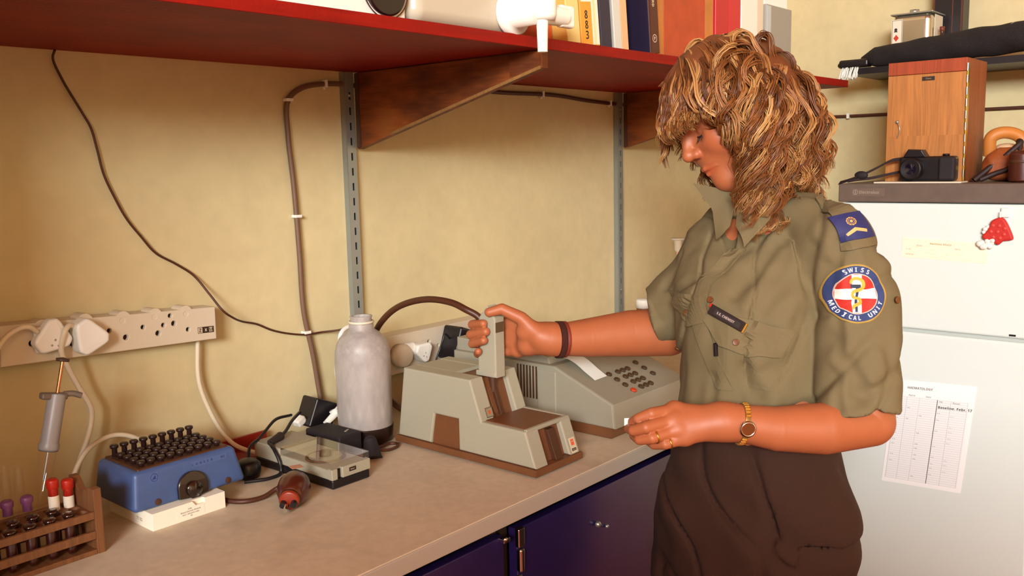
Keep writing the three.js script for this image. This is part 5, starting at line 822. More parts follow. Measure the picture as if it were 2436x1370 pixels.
const trouserField = (x, y, z) => { let d = trunk(hipRows, 1.02, 0.56)(x, y, z); const g = Math.min(legs[0](x, y, z), legs[1](x, y, z)); d = smin(d, g, 0.04); d = smax(d, 0.05 - y, 0.004); if (Math.abs(d) < 0.04) d += 0.0085 * lnz(x * 11 + 3, y * 18 + z * 9, z * 13) + 0.0025 * lnz(x * 34, y * 30, z * 34) + 0.008 * valley(lnz(x * 7 + 9, y * 11 + z * 8, z * 9), 0.12); return d; };
// ---- the person
const person = thing('person', 'woman in olive uniform shirt reaching for the hand piece at the worktop', 'person', [1.43, 0, 0.87]);
const skin = mat('#ab613c', 0.5, { vertexColors: true, sheen: 0.15, sheenRoughness: 0.5 });
{
  const bodyCore = (x, y, z) => { let d = bodyTrunk(x, y, z); d = smin(d, neck(x, y, z), 0.03); d = smin(d, traps[0](x, y, z) + 0.012, 0.05); d = smin(d, traps[1](x, y, z) + 0.012, 0.05); d = smin(d, cone(P.lsh, P.larm, 0.045, 0.042)(x, y, z), 0.02); d = smin(d, cone(P.rsh, P.rel, 0.045, 0.04)(x, y, z), 0.02); const g = Math.min(legs[0](x, y, z), legs[1](x, y, z)) + 0.03; return smin(d, smax(g, 0.1 - y, 0.01), 0.02); };
  const gs = [netMesh(bodyCore, [1.2, 0.06, 0.6], [1.72, 1.46, 1.15], 0.014), netMesh(headWorld, [1.28, 1.33, 0.64], [1.66, 1.69, 0.98], 0.0032),
    netMesh(rHand, [1.2, 1.06, 0.355], [1.58, 1.22, 0.73], 0.0032), netMesh(lHand, [1.12, 0.97, 0.765], [1.5, 1.24, 1.13], 0.0032)];
  const col = (g) => { const p = g.attributes.position, c = new Float32Array(p.count * 3); for (let i = 0; i < p.count; i++) { const q = toHead(p.getX(i), p.getY(i), p.getZ(i)); let m = [1, 1, 1]; const n = 0.04 * lnz(p.getX(i) * 60, p.getY(i) * 60, p.getZ(i) * 60);
    const lip = Math.exp(-(((Math.abs(q[0]) / 0.022) ** 4) + ((q[1] + 0.0755) / 0.0085) ** 4 + ((q[2] - 0.09) / 0.012) ** 4)), flush = Math.exp(-(((Math.abs(q[0]) - 0.04) / 0.022) ** 2 + ((q[1] + 0.036) / 0.024) ** 2 + ((q[2] - 0.062) / 0.03) ** 2));
    m = [1 + n, 1 + n - 0.32 * lip - 0.22 * flush, 1 + n - 0.35 * lip - 0.2 * flush]; c.set(m, 3 * i); } g.setAttribute('color', new THREE.BufferAttribute(c, 3)); return g; };
  const g = mergeGeometries(gs.map((a) => { a = col(a); return a; })); part(person, 'body', g, skin);
  // closed lids: a dark line of lashes on each eye, and a brow
  for (const s of [1, -1]) {
    const P2 = [[0.0175, -0.0165, 0.0835], [0.0235, -0.0195, 0.0855], [0.03, -0.0205, 0.085], [0.0365, -0.0195, 0.0815], [0.0425, -0.016, 0.0755]].map(([a, b, c]) => fromHead(a * s, b, c));
    part(person, 'eyelashes', [tube(P2, 0.0021, 20, 6), ...P2.map((p, i) => rod(p, fromHead((0.0175 + i * 0.0066) * s, -0.0265, [0.091, 0.095, 0.096, 0.092, 0.084][i]), 0.001, 0.0004, 5))], mat('#1c0f0c', 0.7));
    part(person, 'eyebrow', tube([[0.012, 0.012, 0.0975], [0.022, 0.0165, 0.096], [0.034, 0.018, 0.0895], [0.046, 0.0135, 0.0775]].map(([a, b, c]) => fromHead(a * s, b, c)), 0.0024, 20, 6), mat('#5a3018', 0.9));
  }
}
// ---- things sewn or pinned to the shirt lie on its surface
const VIEW = V(0.75, -0.137, -0.647).normalize();
function fieldNormal(fn, p) { const e = 0.003; return V(fn(p.x + e, p.y, p.z) - fn(p.x - e, p.y, p.z), fn(p.x, p.y + e, p.z) - fn(p.x, p.y - e, p.z), fn(p.x, p.y, p.z + e) - fn(p.x, p.y, p.z - e)).normalize(); }
function onCloth(a, dir = VIEW) { const o = a.isVector3 ? a.clone() : v3(a), p = o.clone(); p.addScaledVector(dir, -0.16); let hit = false; for (let i = 0; i < 90 && !hit; i++) { const d = shirtField(p.x, p.y, p.z); if (d < 0.0003) hit = true; else { p.addScaledVector(dir, Math.min(0.02, Math.max(d * 0.7, 0.0004))); if (p.distanceTo(o) > 0.3) break; } } if (!hit) { p.copy(o); for (let i = 0; i < 12; i++) p.addScaledVector(fieldNormal(shirtField, p), -0.8 * shirtField(p.x, p.y, p.z)); } return p; }
const CR = [[[1.4812, 1.3026, 0.9639], [1.4613, 1.2197, 0.9583], 0.009, 0.008], [[1.4667, 1.2195, 0.9647], [1.4437, 1.0497, 0.9739], 0.009, 0.006], [[1.443, 1.321, 0.916], [1.377, 1.226, 0.859], 0.012, 0.0055], [[1.459, 1.300, 0.939], [1.396, 1.198, 0.888], 0.012, 0.005], [[1.431, 1.332, 0.899], [1.375, 1.268, 0.848], 0.01, 0.005], [[1.468, 1.265, 0.956], [1.433, 1.175, 0.934], 0.012, 0.008], [[1.456, 1.154, 0.966], [1.394, 1.100, 0.905], 0.014, 0.006], [[1.449, 1.098, 0.969], [1.394, 1.024, 0.922], 0.014, 0.008], [[1.428, 1.043, 0.957], [1.370, 1.011, 0.896], 0.012, 0.006], [[1.342, 1.088, 0.848], [1.329, 1.019, 0.848], 0.01, 0.005], [[1.373, 1.108, 0.879], [1.354, 1.018, 0.877], 0.012, 0.005], [[1.460, 1.081, 0.986], [1.494, 1.040, 1.035], 0.012, 0.007], [[1.462, 1.119, 0.981], [1.474, 1.066, 1.006], 0.012, 0.006], [[1.508, 1.096, 1.038], [1.460, 1.060, 0.991], 0.011, 0.005], [[1.546, 1.283, 1.043], [1.526, 1.291, 1.019], 0.012, 0.005], [[1.538, 1.193, 1.053], [1.521, 1.110, 1.051], 0.014, 0.005], [[1.486, 1.278, 0.975], [1.479, 1.181, 0.987], 0.012, 0.005], [[1.323, 1.270, 0.787], [1.305, 1.201, 0.781], 0.01, 0.006], [[1.295, 1.229, 0.763], [1.307, 1.180, 0.788], 0.01, 0.006], [[1.344, 1.297, 0.806], [1.324, 1.242, 0.794], 0.01, 0.005], [[1.386, 1.114, 0.894], [1.402, 1.016, 0.933], 0.013, -0.004], [[1.435, 1.294, 0.913], [1.384, 1.205, 0.871], 0.01, -0.004]];
for (const [a, b, w, d] of CR) { const A = onCloth(a), B = onCloth(b); creases.push(crease(A.toArray(), B.toArray(), w, d * 1.6)); }
{ const A = onCloth([1.3961, 1.3403, 0.8572]), B = onCloth([1.3881, 1.2967, 0.8572]); vOpen = cone(A.toArray(), B.toArray(), 0.019, 0.007); }
// cloth pattern wraps round the body, its seam at the back
function wrapUV(g) { const p = g.attributes.position, uv = new Float32Array(p.count * 2); for (let i = 0; i < p.count; i++) { const [cx, cz] = axisAt(p.getY(i)); uv[2 * i] = Math.atan2(p.getZ(i) - cz, -(p.getX(i) - cx)) * 0.16; uv[2 * i + 1] = p.getY(i); } g.setAttribute('uv', new THREE.BufferAttribute(uv, 2)); return g; }
const cloth = mat('#6e6142', 0.85, { bumpMap: T.weave, bumpScale: 0.0006, sheen: 0.2, sheenRoughness: 0.7 });
const shirt = part(person, 'shirt', wrapUV(netMesh(shirtField, [1.28, 0.93, 0.58], [1.7, 1.46, 1.16], 0.0052)), cloth);
part(person, 'trousers', wrapUV(netMesh(trouserField, [1.2, 0.0, 0.64], [1.66, 1.05, 1.12], 0.0075)), mat('#34190a', 0.9, { bumpMap: T.weave, bumpScale: 0.0008 }));
const polyAt = (pts, t) => { const n = pts.length - 1, k = Math.min(n - 1, Math.floor(t * n)); return v3(pts[k]).lerp(v3(pts[k + 1]), t * n - k); };
// a grid of points becomes a sheet with thickness
function sheet(grid, norms, th, uvOf) {
  const nu = grid.length, nv = grid[0].length, pos = [], uv = [], idx = [];
  for (const s of [1, 0]) for (let i = 0; i < nu; i++) for (let j = 0; j < nv; j++) { const p = grid[i][j].clone().addScaledVector(norms[i][j], s ? th : 0); pos.push(p.x, p.y, p.z); uv.push(...(uvOf ? uvOf(i / (nu - 1), j / (nv - 1)) : [p.x + p.z, p.y])); }
  const N = nu * nv, at = (i, j, b) => b * N + i * nv + j;
  for (let i = 0; i + 1 < nu; i++) for (let j = 0; j + 1 < nv; j++) { idx.push(at(i, j, 0), at(i + 1, j, 0), at(i, j + 1, 0), at(i + 1, j, 0), at(i + 1, j + 1, 0), at(i, j + 1, 0)); idx.push(at(i, j, 1), at(i, j + 1, 1), at(i + 1, j, 1), at(i + 1, j, 1), at(i, j + 1, 1), at(i + 1, j + 1, 1)); }
  const rim = []; for (let i = 0; i < nu; i++) rim.push([i, 0]); for (let j = 1; j < nv; j++) rim.push([nu - 1, j]); for (let i = nu - 2; i >= 0; i--) rim.push([i, nv - 1]); for (let j = nv - 2; j > 0; j--) rim.push([0, j]);
  rim.forEach((a, k) => { const b = rim[(k + 1) % rim.length]; idx.push(at(...a, 0), at(...a, 1), at(...b, 0), at(...b, 0), at(...a, 1), at(...b, 1)); });
  const g = new THREE.BufferGeometry(); g.setAttribute('position', new THREE.Float32BufferAttribute(pos, 3)); g.setAttribute('uv', new THREE.Float32BufferAttribute(uv, 2)); g.setIndex(idx); const f = g.toNonIndexed(); f.computeVertexNormals(); return f;
}
function draped(top, bottom, nu, nv, off, th, uvOf, dir = VIEW) {
  const G = [], N = [];
  for (let i = 0; i < nu; i++) { G.push([]); N.push([]); for (let j = 0; j < nv; j++) { const p = onCloth(polyAt(bottom, i / (nu - 1)).lerp(polyAt(top, i / (nu - 1)), j / (nv - 1)), dir), n = fieldNormal(shirtField, p); G[i].push(p.addScaledVector(n, off)); N[i].push(n); } }
  return sheet(G, N, th, uvOf);
}
// the free collar points
function flap(outer, inner, nu, nv, bulge) {
  const G = [], N = [];
  for (let i = 0; i < nu; i++) { G.push([]); for (let j = 0; j < nv; j++) { const s = j / (nv - 1), p = polyAt(inner, i / (nu - 1)).lerp(polyAt(outer, i / (nu - 1)), s); p.addScaledVector(VIEW, -bulge * Math.sin(s * Math.PI)); for (let k = 0; k < 4; k++) { const d = shirtField(p.x, p.y, p.z); if (d < 0.004) p.addScaledVector(fieldNormal(shirtField, p), 0.004 - d); } G[i].push(p); } }
  for (let i = 0; i < nu; i++) { N.push([]); for (let j = 0; j < nv; j++) { const a = G[Math.min(nu - 1, i + 1)][j].clone().sub(G[Math.max(0, i - 1)][j]), b = G[i][Math.min(nv - 1, j + 1)].clone().sub(G[i][Math.max(0, j - 1)]); const n = a.cross(b).normalize(); if (n.dot(VIEW) > 0) n.negate(); N[i].push(n); } }
  return sheet(G, N, 0.0024);
}
part(shirt, 'collar', flap([Q.cf0, Q.cf1, Q.cf2], [Q.cf4, Q.cf4, Q.cf3], 16, 10, 0.006), cloth);
part(shirt, 'collar', flap([Q.cn4, Q.cn3, Q.cn2], [Q.cn0, Q.cn0, Q.cn1], 16, 10, 0.008), cloth);
part(shirt, 'pocket_flap', draped([Q.pf_tl, Q.pf_tl, Q.pf_tr, Q.pf_tr], [Q.pf_l, Q.pf_bl, Q.pf_b, Q.pf_br], 28, 12, 0.006, 0.003), cloth);
part(shirt, 'pocket', draped([Q.pf_l, Q.pf_tr], [Q.pk_bl, Q.pk_br], 24, 20, -0.001, 0.0022), cloth);
{ const [a, b, c, d] = ['rf_tl', 'rf_tr', 'rf_bl', 'rf_br'].map((k) => onCloth(Q[k]).toArray()); part(shirt, 'pocket_flap', draped([a, b], [c, d], 12, 10, 0.003, 0.003, undefined, V(0.93, 0, 0.36)), cloth); }
{
  const line = [Q.pl0, Q.pl1, Q.pl2, Q.pl3, Q.pl4].map((p) => onCloth(p)); line.push(line[4].clone().lerp(line[3], -0.8)); const a = line.map((p) => p.clone().addScaledVector(LFT, 0.015)), b = line.map((p) => p.clone().addScaledVector(LFT, -0.015));
  part(shirt, 'placket', draped(a.map((p) => p.toArray()), b.map((p) => p.toArray()), 40, 6, 0.001, 0.003, undefined, V(0.96, 0, -0.28)), cloth);
  const btn = mat('#6a3a18', 0.4);
  for (const k of ['b1', 'b2', 'b3', 'b4', 'b5', 'epb']) { const p = onCloth(Q[k]), n = fieldNormal(shirtField, p); p.addScaledVector(n, k === 'b3' ? 0.009 : 0.0035); part(shirt, 'button', turned([[0.0001, 0.0022], [0.0038, 0.002], [0.0045, 0.0028], [0.0055, 0.0022], [0.0055, 0], [0.0001, 0]], [p.x, p.y, p.z], [n.x, n.y, n.z], 18), btn); }
}
{
  const e = part(shirt, 'epaulette', draped([Q.ep1, Q.ep2], [Q.ep0, Q.ep3], 26, 10, 0.002, 0.003), cloth);
  part(shirt, 'rank_slide', draped([Q.sl1, Q.sl2], [Q.sl0, Q.sl3], 14, 12, 0.0052, 0.002, (u, v) => [v, 1 - u]), canvasMat(256, 256, (x, w, h) => {
    x.fillStyle = '#24285e'; x.fillRect(0, 0, w, h); x.strokeStyle = '#b98a4a'; x.lineWidth = 8; x.beginPath(); x.arc(128, 80, 34, 0, 7); x.stroke(); x.lineWidth = 5; x.beginPath(); x.arc(128, 80, 22, 0, 7); x.stroke(); x.fillStyle = '#d8a860'; x.beginPath(); x.arc(128, 80, 12, 0, 7); x.fill(); for (let i = 0; i < 10; i++) { x.save(); x.translate(128, 80); x.rotate(i * 0.628); x.fillRect(-3, 28, 6, 12); x.restore(); }
    x.fillStyle = '#e0ac68'; x.beginPath(); x.moveTo(128, 140); x.lineTo(206, 176); x.lineTo(196, 202); x.lineTo(128, 172); x.lineTo(60, 202); x.lineTo(50, 176); x.fill();
  }, 0.7), 'navy shoulder slide with a gold rosette and one chevron');
}
{
  const c = v3(Q.badge), r = v3(Q.badge_r).sub(c), u = v3(Q.badge_u).sub(c), R = 10, S = 48, pos = [], uv = [], idx = [];
  const put = (a, b, off) => { const p = onCloth(c.clone().addScaledVector(r, a).addScaledVector(u, b)), n = fieldNormal(shirtField, p); p.addScaledVector(n, off); pos.push(p.x, p.y, p.z); uv.push(0.5 + a * 0.5, 0.5 + b * 0.5); };
  put(0, 0, 0.003); for (let i = 1; i <= R; i++) for (let k = 0; k < S; k++) { const q = k / S * 6.28318; put(Math.cos(q) * i / R, Math.sin(q) * i / R, 0.003); } for (let k = 0; k < S; k++) { const q = k / S * 6.28318; put(Math.cos(q), Math.sin(q), -0.002); }
  for (let k = 0; k < S; k++) { const k2 = (k + 1) % S; idx.push(0, 1 + k, 1 + k2); for (let i = 0; i < R; i++) { const a = 1 + i * S, b = a + S; idx.push(a + k, b + k, a + k2, a + k2, b + k, b + k2); } }
  const g = new THREE.BufferGeometry(); g.setAttribute('position', new THREE.Float32BufferAttribute(pos, 3)); g.setAttribute('uv', new THREE.Float32BufferAttribute(uv, 2)); g.setIndex(idx); g.computeVertexNormals();
  part(shirt, 'arm_badge', g, canvasMat(512, 512, (x, w) => {
    const C = 256; const disc = (rr, f) => { x.fillStyle = f; x.beginPath(); x.arc(C, C, rr, 0, 7); x.fill(); };
    disc(256, '#b99a4c'); disc(240, '#2c3c6c'); disc(176, '#d9b8a8'); disc(168, '#bf2a1e');
    x.fillStyle = '#f2efe6'; x.fillRect(212, 92, 88, 328); x.fillRect(92, 212, 328, 88); x.globalCompositeOperation = 'source-over';
    x.strokeStyle = '#28324a'; x.lineWidth = 26; x.beginPath(); x.moveTo(262, 190); x.lineTo(252, 412); x.stroke(); x.lineWidth = 30; x.beginPath(); x.moveTo(196, 190); x.lineTo(292, 190); x.stroke();
    x.strokeStyle = '#d9a63c'; x.lineWidth = 26; x.lineCap = 'round'; x.beginPath(); x.moveTo(200, 158); x.bezierCurveTo(210, 110, 310, 110, 312, 170); x.bezierCurveTo(316, 240, 200, 210, 214, 266); x.bezierCurveTo(230, 300, 300, 280, 292, 330); x.bezierCurveTo(280, 356, 232, 350, 226, 378); x.stroke();
    x.fillStyle = '#dfe4ea'; x.font = 'bold 52px sans-serif'; x.textAlign = 'center';
    const arc = (s, mid, span, up) => { const n = s.length; for (let i = 0; i < n; i++) { const a = mid + (i - (n - 1) / 2) * span * (up ? 1 : -1); x.save(); x.translate(C + Math.cos(a) * 208, C + Math.sin(a) * 208); x.rotate(a + (up ? Math.PI / 2 : -Math.PI / 2)); x.fillText(s[i], 0, 18); x.restore(); } };
    arc('SWISS', -Math.PI / 2, 0.24, true); arc('MEDICAL UNIT', Math.PI / 2, 0.215, false);
  }, 0.75), 'round badge with a white cross on red, a gold snake and white lettering on blue');
}
{
  const c = onCloth(Q.nt_c), n = fieldNormal(shirtField, c).lerp(VIEW.clone().negate(), 0.3).normalize(), ax = onCloth(Q.nt_a).sub(c); ax.addScaledVector(n, -ax.dot(n)).normalize(); const ay = n.clone().cross(ax); c.addScaledVector(n, 0.0105);
  const B = new THREE.Matrix4().makeBasis(ax, ay, n).setPosition(c), put = (g) => g.applyMatrix4(B);
  const t = part(shirt, 'name_tag', put(rbox(-0.033, 0.03, -0.0085, 0.0085, -0.002, 0.002, 0.001)), mat('#1d1012', 0.3), 'black name tag with gold ends');
  part(shirt, 'tag_lettering', put(plate([0, 0, 0.00205], [0.024, 0, 0], [0, 0.0045, 0], 0.0002)), canvasMat(256, 48, (x, w, h) => { x.fillStyle = '#1d1012'; x.fillRect(0, 0, w, h); x.fillStyle = '#b9a79a'; x.font = 'bold 28px sans-serif'; x.fillText('S.E. CHEMIST', 26, 34); }, 0.4));
  part(shirt, 'tag_clip', put(rbox(0.0302, 0.034, -0.0087, 0.0087, -0.002, 0.0024, 0.001)), M.gold);
  const g = onCloth(Q.gem), gn = fieldNormal(shirtField, g); g.addScaledVector(gn, 0.013); part(shirt, 'tag_stud', ball(g.x, g.y, g.z, 0.0042), mat('#d02318', 0.15, { clearcoat: 1 }), 'shiny red stud');
  const q = onCloth(Q.pen); q.addScaledVector(fieldNormal(shirtField, q), 0.007); part(shirt, 'pen', rod([q.x, q.y - 0.009, q.z], [q.x - 0.002, q.y + 0.012, q.z], 0.0036, 0.0036, 12), M.black);
}
// ---- worn on wrists and fingers
function band(centre, axisA, axisB, r, h, th, k = 1) { const d = v3(axisB).sub(v3(axisA)).normalize(); return turned([[r, -h], [r + th, -h * 0.9], [r + th, h * 0.9], [r, h], [r, -h]], centre, [d.x, d.y, d.z], 48); }
{
  const w = part(person, 'wristwatch', band(P.lf3, P.lf2, P.lf4, 0.0292, 0.0045, 0.0022), mat('#b99a62', 0.3, { metalness: 0.8 }), 'small watch with a round brown dial');
  const c = v3(P.lf3), ax = v3(P.lf4).sub(v3(P.lf2)).normalize(), rad = v3(P.watch).sub(c); rad.addScaledVector(ax, -rad.dot(ax)).normalize(); const o = c.clone().addScaledVector(rad, 0.0305);
  part(w, 'watch_case', turned([[0.0001, 0], [0.0125, 0], [0.013, 0.003], [0.011, 0.005], [0.0098, 0.005], [0.0095, 0.0042], [0.0001, 0.0042]], o.toArray(), rad.toArray(), 32), M.chrome);
  part(w, 'watch_dial', turned([[0.0001, 0.0046], [0.0096, 0.0046]], o.toArray(), rad.toArray(), 28), mat('#5a2c10', 0.15, { clearcoat: 1 }));
  for (let i = 1; i < 7; i++) for (const s of [-1, 1]) { const a = i * 0.19 * s + 0.45 * s, q = c.clone().addScaledVector(rad.clone().applyAxisAngle(ax, a), 0.0318); part(w, 'link', turnAbout(rbox(q.x - 0.002, q.x + 0.002, q.y - 0.002, q.y + 0.002, q.z - 0.0042, q.z + 0.0042, 0.001), q.toArray(), [0, 1, 0], 0.7), M.gold); }
}
part(person, 'bracelet', band(P.rf3, P.rf2, P.rf4, 0.0318, 0.0058, 0.003), mat('#4a1a0c', 0.7, { bumpMap: T.grain, bumpScale: 0.001 }), 'dark brown leather bracelet');
{ const q = v3(P.rf3).lerp(v3(P.rf2), 0.16); part(person, 'bracelet', band(q.toArray(), P.rf2, P.rf4, 0.0322, 0.0032, 0.002), mat('#7a2c1a', 0.6), 'thin red brown cord bracelet'); }
{ const q = v3(P.l_r0).lerp(v3(P.l_r1), 0.86); part(person, 'finger_ring', band(q.toArray(), P.l_r0, P.l_r1, 0.0096, 0.0014, 0.0012), M.gold, 'gold ring'); const s = v3(P.l_p0).lerp(v3(P.l_p1), 0.8); part(person, 'finger_ring', band(s.toArray(), P.l_p0, P.l_p1, 0.0087, 0.0013, 0.0012), M.gold, 'gold ring'); }
solo('test_slip', 'tiny white slip pinched between finger and thumb', 'slip', turnAbout(rbox(P.strip[0] - 0.001, P.strip[0] + 0.001, P.strip[1] - 0.006, P.strip[1] + 0.006, P.strip[2] - 0.008, P.strip[2] + 0.004, 0.0006), P.strip, [0, 1, 0], 0.8), M.white);

// ---- hair: a dark mass and thousands of curled locks grown from the scalp
{
  const hairMass = (x, y, z) => { const q = toHead(x, y, z); let d = skull(q[0], q[1], q[2]) - 0.014; d = smin(d, cone(fromHead(0, -0.01, -0.055), [1.575, 1.435, 0.87], 0.085, 0.062)(x, y, z), 0.03); d = smin(d, cone(fromHead(0.05, -0.02, -0.03), [1.5, 1.44, 0.905], 0.04, 0.035)(x, y, z), 0.03);
    const open = Math.max(-(q[2] - 0.018 - Math.max(0, q[1] - 0.02) * 0.75), q[1] - 0.095); d = smax(d, -open, 0.012); return d + 0.004 * lnz(x * 50, y * 50, z * 50); };
  const dark = mat('#6b3818', 0.6);
  const hair = part(person, 'hair', netMesh(hairMass, [1.3, 1.34, 0.64], [1.72, 1.72, 1.02], 0.006), dark);
  const pos = [], nor = [], col = [], idx = [], SEG = 28, SID = 4;
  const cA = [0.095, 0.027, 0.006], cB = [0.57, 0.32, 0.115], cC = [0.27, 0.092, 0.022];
  // one clump: a combed path that falls over the skull, then a bundle of strands that wave together
  const clump = (root, tang, len, layer, curlA, curlW, tone, bang, count, spread) => {
    const p = root.clone(), d = tang.clone(), path = [], n = SEG, st = len / n, cut = rnd() * rnd() * 0.035 - 0.004;
    for (let i = 0; i <= n; i++) {
      const s = i / n; path.push(p.clone());
      d.y -= 0.17 + 0.14 * s; d.x += (rnd() - 0.5) * 0.05; d.y += (rnd() - 0.5) * 0.03; d.z += (rnd() - 0.5) * 0.05; d.normalize(); p.addScaledVector(d, st);
      let q = toHead(p.x, p.y, p.z); const rel = p.clone().sub(v3(P.head)).normalize(), up = Math.max(0, rel.y), sc = 1 - 0.85 * up, want = 0.007 + layer * sc * Math.min(1, s * 2), k = skull(q[0], q[1], q[2]);
      if (k < want) { const e = 0.004, gx = skull(q[0] + e, q[1], q[2]) - skull(q[0] - e, q[1], q[2]), gy = skull(q[0], q[1] + e, q[2]) - skull(q[0], q[1] - e, q[2]), gz = skull(q[0], q[1], q[2] + e) - skull(q[0], q[1], q[2] - e), L = Math.hypot(gx, gy, gz) || 1, m = 0.6 * (want - k); p.set(...fromHead(q[0] + gx / L * m, q[1] + gy / L * m, q[2] + gz / L * m)); const nw = HL.clone().multiplyScalar(gx / L).addScaledVector(HU, gy / L).addScaledVector(HF, gz / L), dn = d.dot(nw); if (dn < 0) d.addScaledVector(nw, -dn * 0.95).normalize(); }
      q = toHead(p.x, p.y, p.z); { const k3 = skull(q[0], q[1], q[2]), mx = want + 0.006; if (rel.y > -0.1 && k3 > mx) { const g = v3(fromHead(0, 0.02, -0.01)).sub(p).normalize(); p.addScaledVector(g, (k3 - mx) * 0.7); } }
      if (!bang && q[1] < 0.045 && q[0] > -0.06) { const zc = 0.062 + Math.min(0, q[1]) * 0.22 + Math.max(0, q[1]) * 0.3; if (q[2] > zc && q[1] > -0.085) p.set(...fromHead(q[0], q[1], q[2] + (zc - q[2]) * 0.5)); }
      const sd = shirtField(p.x, p.y, p.z); if (sd < 0.01) { p.addScaledVector(fieldNormal(shirtField, p), 0.01 - sd); d.multiplyScalar(0.6); }
      q = toHead(p.x, p.y, p.z); const hf = headField(q[0], q[1], q[2]); if (hf < 0.006) { if (bang) p.set(...fromHead(q[0], q[1], q[2] + (0.006 - hf))); else p.set(...fromHead(q[0] + Math.sign(q[0]) * (0.006 - hf), q[1], q[2])); }
      if (bang && q[0] > -0.03 && q[1] < 0.035) d.addScaledVector(HL, 0.35);
      if (bang && q[0] > -0.05 && q[2] > 0.05 && q[1] < cut) break;
    }
    if (path.length <= n) { const cv = new THREE.CatmullRomCurve3(path.length > 2 ? path.slice() : [root, root.clone().addScaledVector(d, 0.01), p]); path.length = 0; path.push(...cv.getPoints(n)); }
    const ph = rnd() * 6.283;
    for (let c = 0; c < count; c++) {
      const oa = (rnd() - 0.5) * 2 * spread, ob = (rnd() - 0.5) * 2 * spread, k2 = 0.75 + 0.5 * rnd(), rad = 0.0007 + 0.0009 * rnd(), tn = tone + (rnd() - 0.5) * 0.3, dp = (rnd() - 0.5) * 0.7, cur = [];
      for (let i = 0; i <= n; i++) { const s = i / n, t = path[Math.min(n, i + 1)].clone().sub(path[Math.max(0, i - 1)]); if (t.lengthSq() < 1e-12) t.set(0, -1, 0); t.normalize(); const a = V(0.3, 0.2, 1).cross(t).normalize(), b = t.clone().cross(a), w = ph + dp + s * len / curlW * 6.283, A = curlA * k2 * Math.min(1, Math.max(0, s - 0.22) * 1.7), o = 0.5 + 0.8 * s - 0.5 * s * s; cur.push(path[i].clone().addScaledVector(a, Math.cos(w) * A + oa * o).addScaledVector(b, Math.sin(w) * A + ob * o)); }
      const o = pos.length / 3;
      for (let i = 0; i <= n; i++) {
        const s = i / n, t = cur[Math.min(n, i + 1)].clone().sub(cur[Math.max(0, i - 1)]); if (t.lengthSq() < 1e-12) t.set(0, -1, 0); t.normalize(); const a = V(0.2, 0.1, 1).cross(t).normalize(), b = t.clone().cross(a), r = rad * (s > 0.75 ? 1 - (s - 0.75) * 3.4 : 1);
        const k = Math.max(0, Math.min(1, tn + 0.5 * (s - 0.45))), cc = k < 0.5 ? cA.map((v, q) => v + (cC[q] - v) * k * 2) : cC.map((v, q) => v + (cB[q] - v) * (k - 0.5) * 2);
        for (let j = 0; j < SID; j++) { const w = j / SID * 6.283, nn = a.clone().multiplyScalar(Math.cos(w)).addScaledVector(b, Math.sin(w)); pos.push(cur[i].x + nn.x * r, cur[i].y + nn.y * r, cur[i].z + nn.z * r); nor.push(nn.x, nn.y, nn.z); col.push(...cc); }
      }
      for (let i = 0; i < n; i++) for (let j = 0; j < SID; j++) { const a = o + i * SID + j, b = o + i * SID + (j + 1) % SID; idx.push(a, b, a + SID, b, b + SID, a + SID); }
    }
  };
  let made = 0;
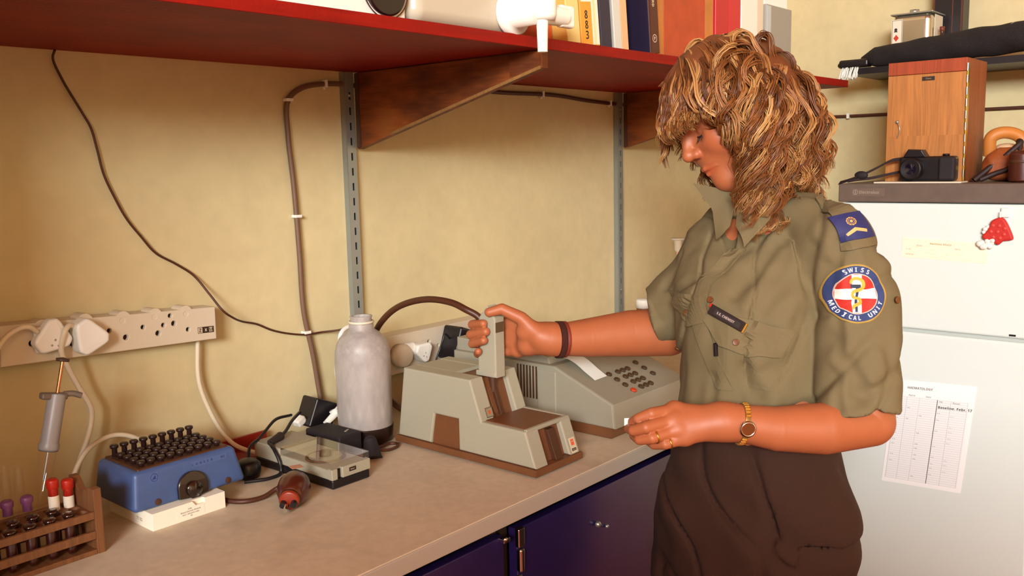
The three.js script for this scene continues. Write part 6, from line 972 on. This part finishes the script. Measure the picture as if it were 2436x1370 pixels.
  while (made < 820) {
    const u = rnd() * 2 - 1, az = rnd() * 6.283, r = Math.sqrt(1 - u * u), dir = [r * Math.cos(az), u, r * Math.sin(az)], q = [dir[0] * 0.074, 0.022 + dir[1] * 0.088, -0.008 + dir[2] * 0.094];
    const front = q[2] > 0.02; if (front ? q[1] < 0.04 + 0.35 * (q[2] - 0.02) : q[1] < -0.045) continue; if (Math.abs(q[0]) > 0.055 && q[2] > 0.04) continue;
    const bang = q[2] > 0.028 && q[1] > 0.04, far = q[0] < -0.028;
    const nrm = V(dir[0] / 0.074, dir[1] / 0.088, dir[2] / 0.094).normalize(), sx = q[0] > -0.028 ? 1 : -1, away = (bang ? V(sx * (sx > 0 ? 0.75 : 0.5), 0, 0.55) : q[2] < -0.05 ? V(q[0] * 8 + 0.1, -0.2, -0.55) : V(sx * 0.8, 0, q[2] * 3 - 0.22)).normalize(); const tl = away.addScaledVector(nrm, -away.dot(nrm)).normalize().addScaledVector(nrm, 0.05);
    const W = HL.clone().multiplyScalar(tl.x).addScaledVector(HU, tl.y).addScaledVector(HF, tl.z).normalize(), back = Math.max(0, -q[2] / 0.09);
    const len = bang ? (q[0] < -0.028 ? 0.07 + 0.035 * rnd() : 0.11 + 0.05 * rnd()) : far && q[2] > -0.05 ? 0.09 + 0.06 * rnd() : 0.22 + 0.09 * rnd() - 0.02 * back + 0.05 * Math.max(0, q[1] / 0.1), layer = bang ? 0.004 + 0.012 * rnd() : far ? 0.004 + 0.014 * rnd() : 0.008 + (0.034 + 0.036 * back) * Math.pow(rnd(), 0.75);
    clump(v3(fromHead(...q)), W, len, layer, bang ? 0.003 + 0.005 * rnd() : 0.007 + 0.01 * rnd(), 0.06 + 0.05 * rnd(), Math.pow(rnd(), 1.8) * 0.88, bang, 11, 0.004 + 0.003 * rnd()); made++;
  }
  const hairMat = new THREE.MeshPhysicalMaterial({ vertexColors: true, roughness: 0.42, sheen: 0.2, sheenRoughness: 0.4 }), per = (SEG + 1) * SID, nS = pos.length / 3 / per, K = 4;
  for (let k = 0; k < K; k++) {
    const a = Math.floor(nS * k / K), b = Math.floor(nS * (k + 1) / K), g = new THREE.BufferGeometry(), cut = (l) => new THREE.Float32BufferAttribute(l.slice(a * per * 3, b * per * 3), 3);
    g.setAttribute('position', cut(pos)); g.setAttribute('normal', cut(nor)); g.setAttribute('color', cut(col)); g.setIndex(idx.slice(a * SEG * SID * 6, b * SEG * SID * 6).map((v) => v - a * per));
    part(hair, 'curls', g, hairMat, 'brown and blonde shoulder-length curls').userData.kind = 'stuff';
  }
}
renderer.render(scene, camera);
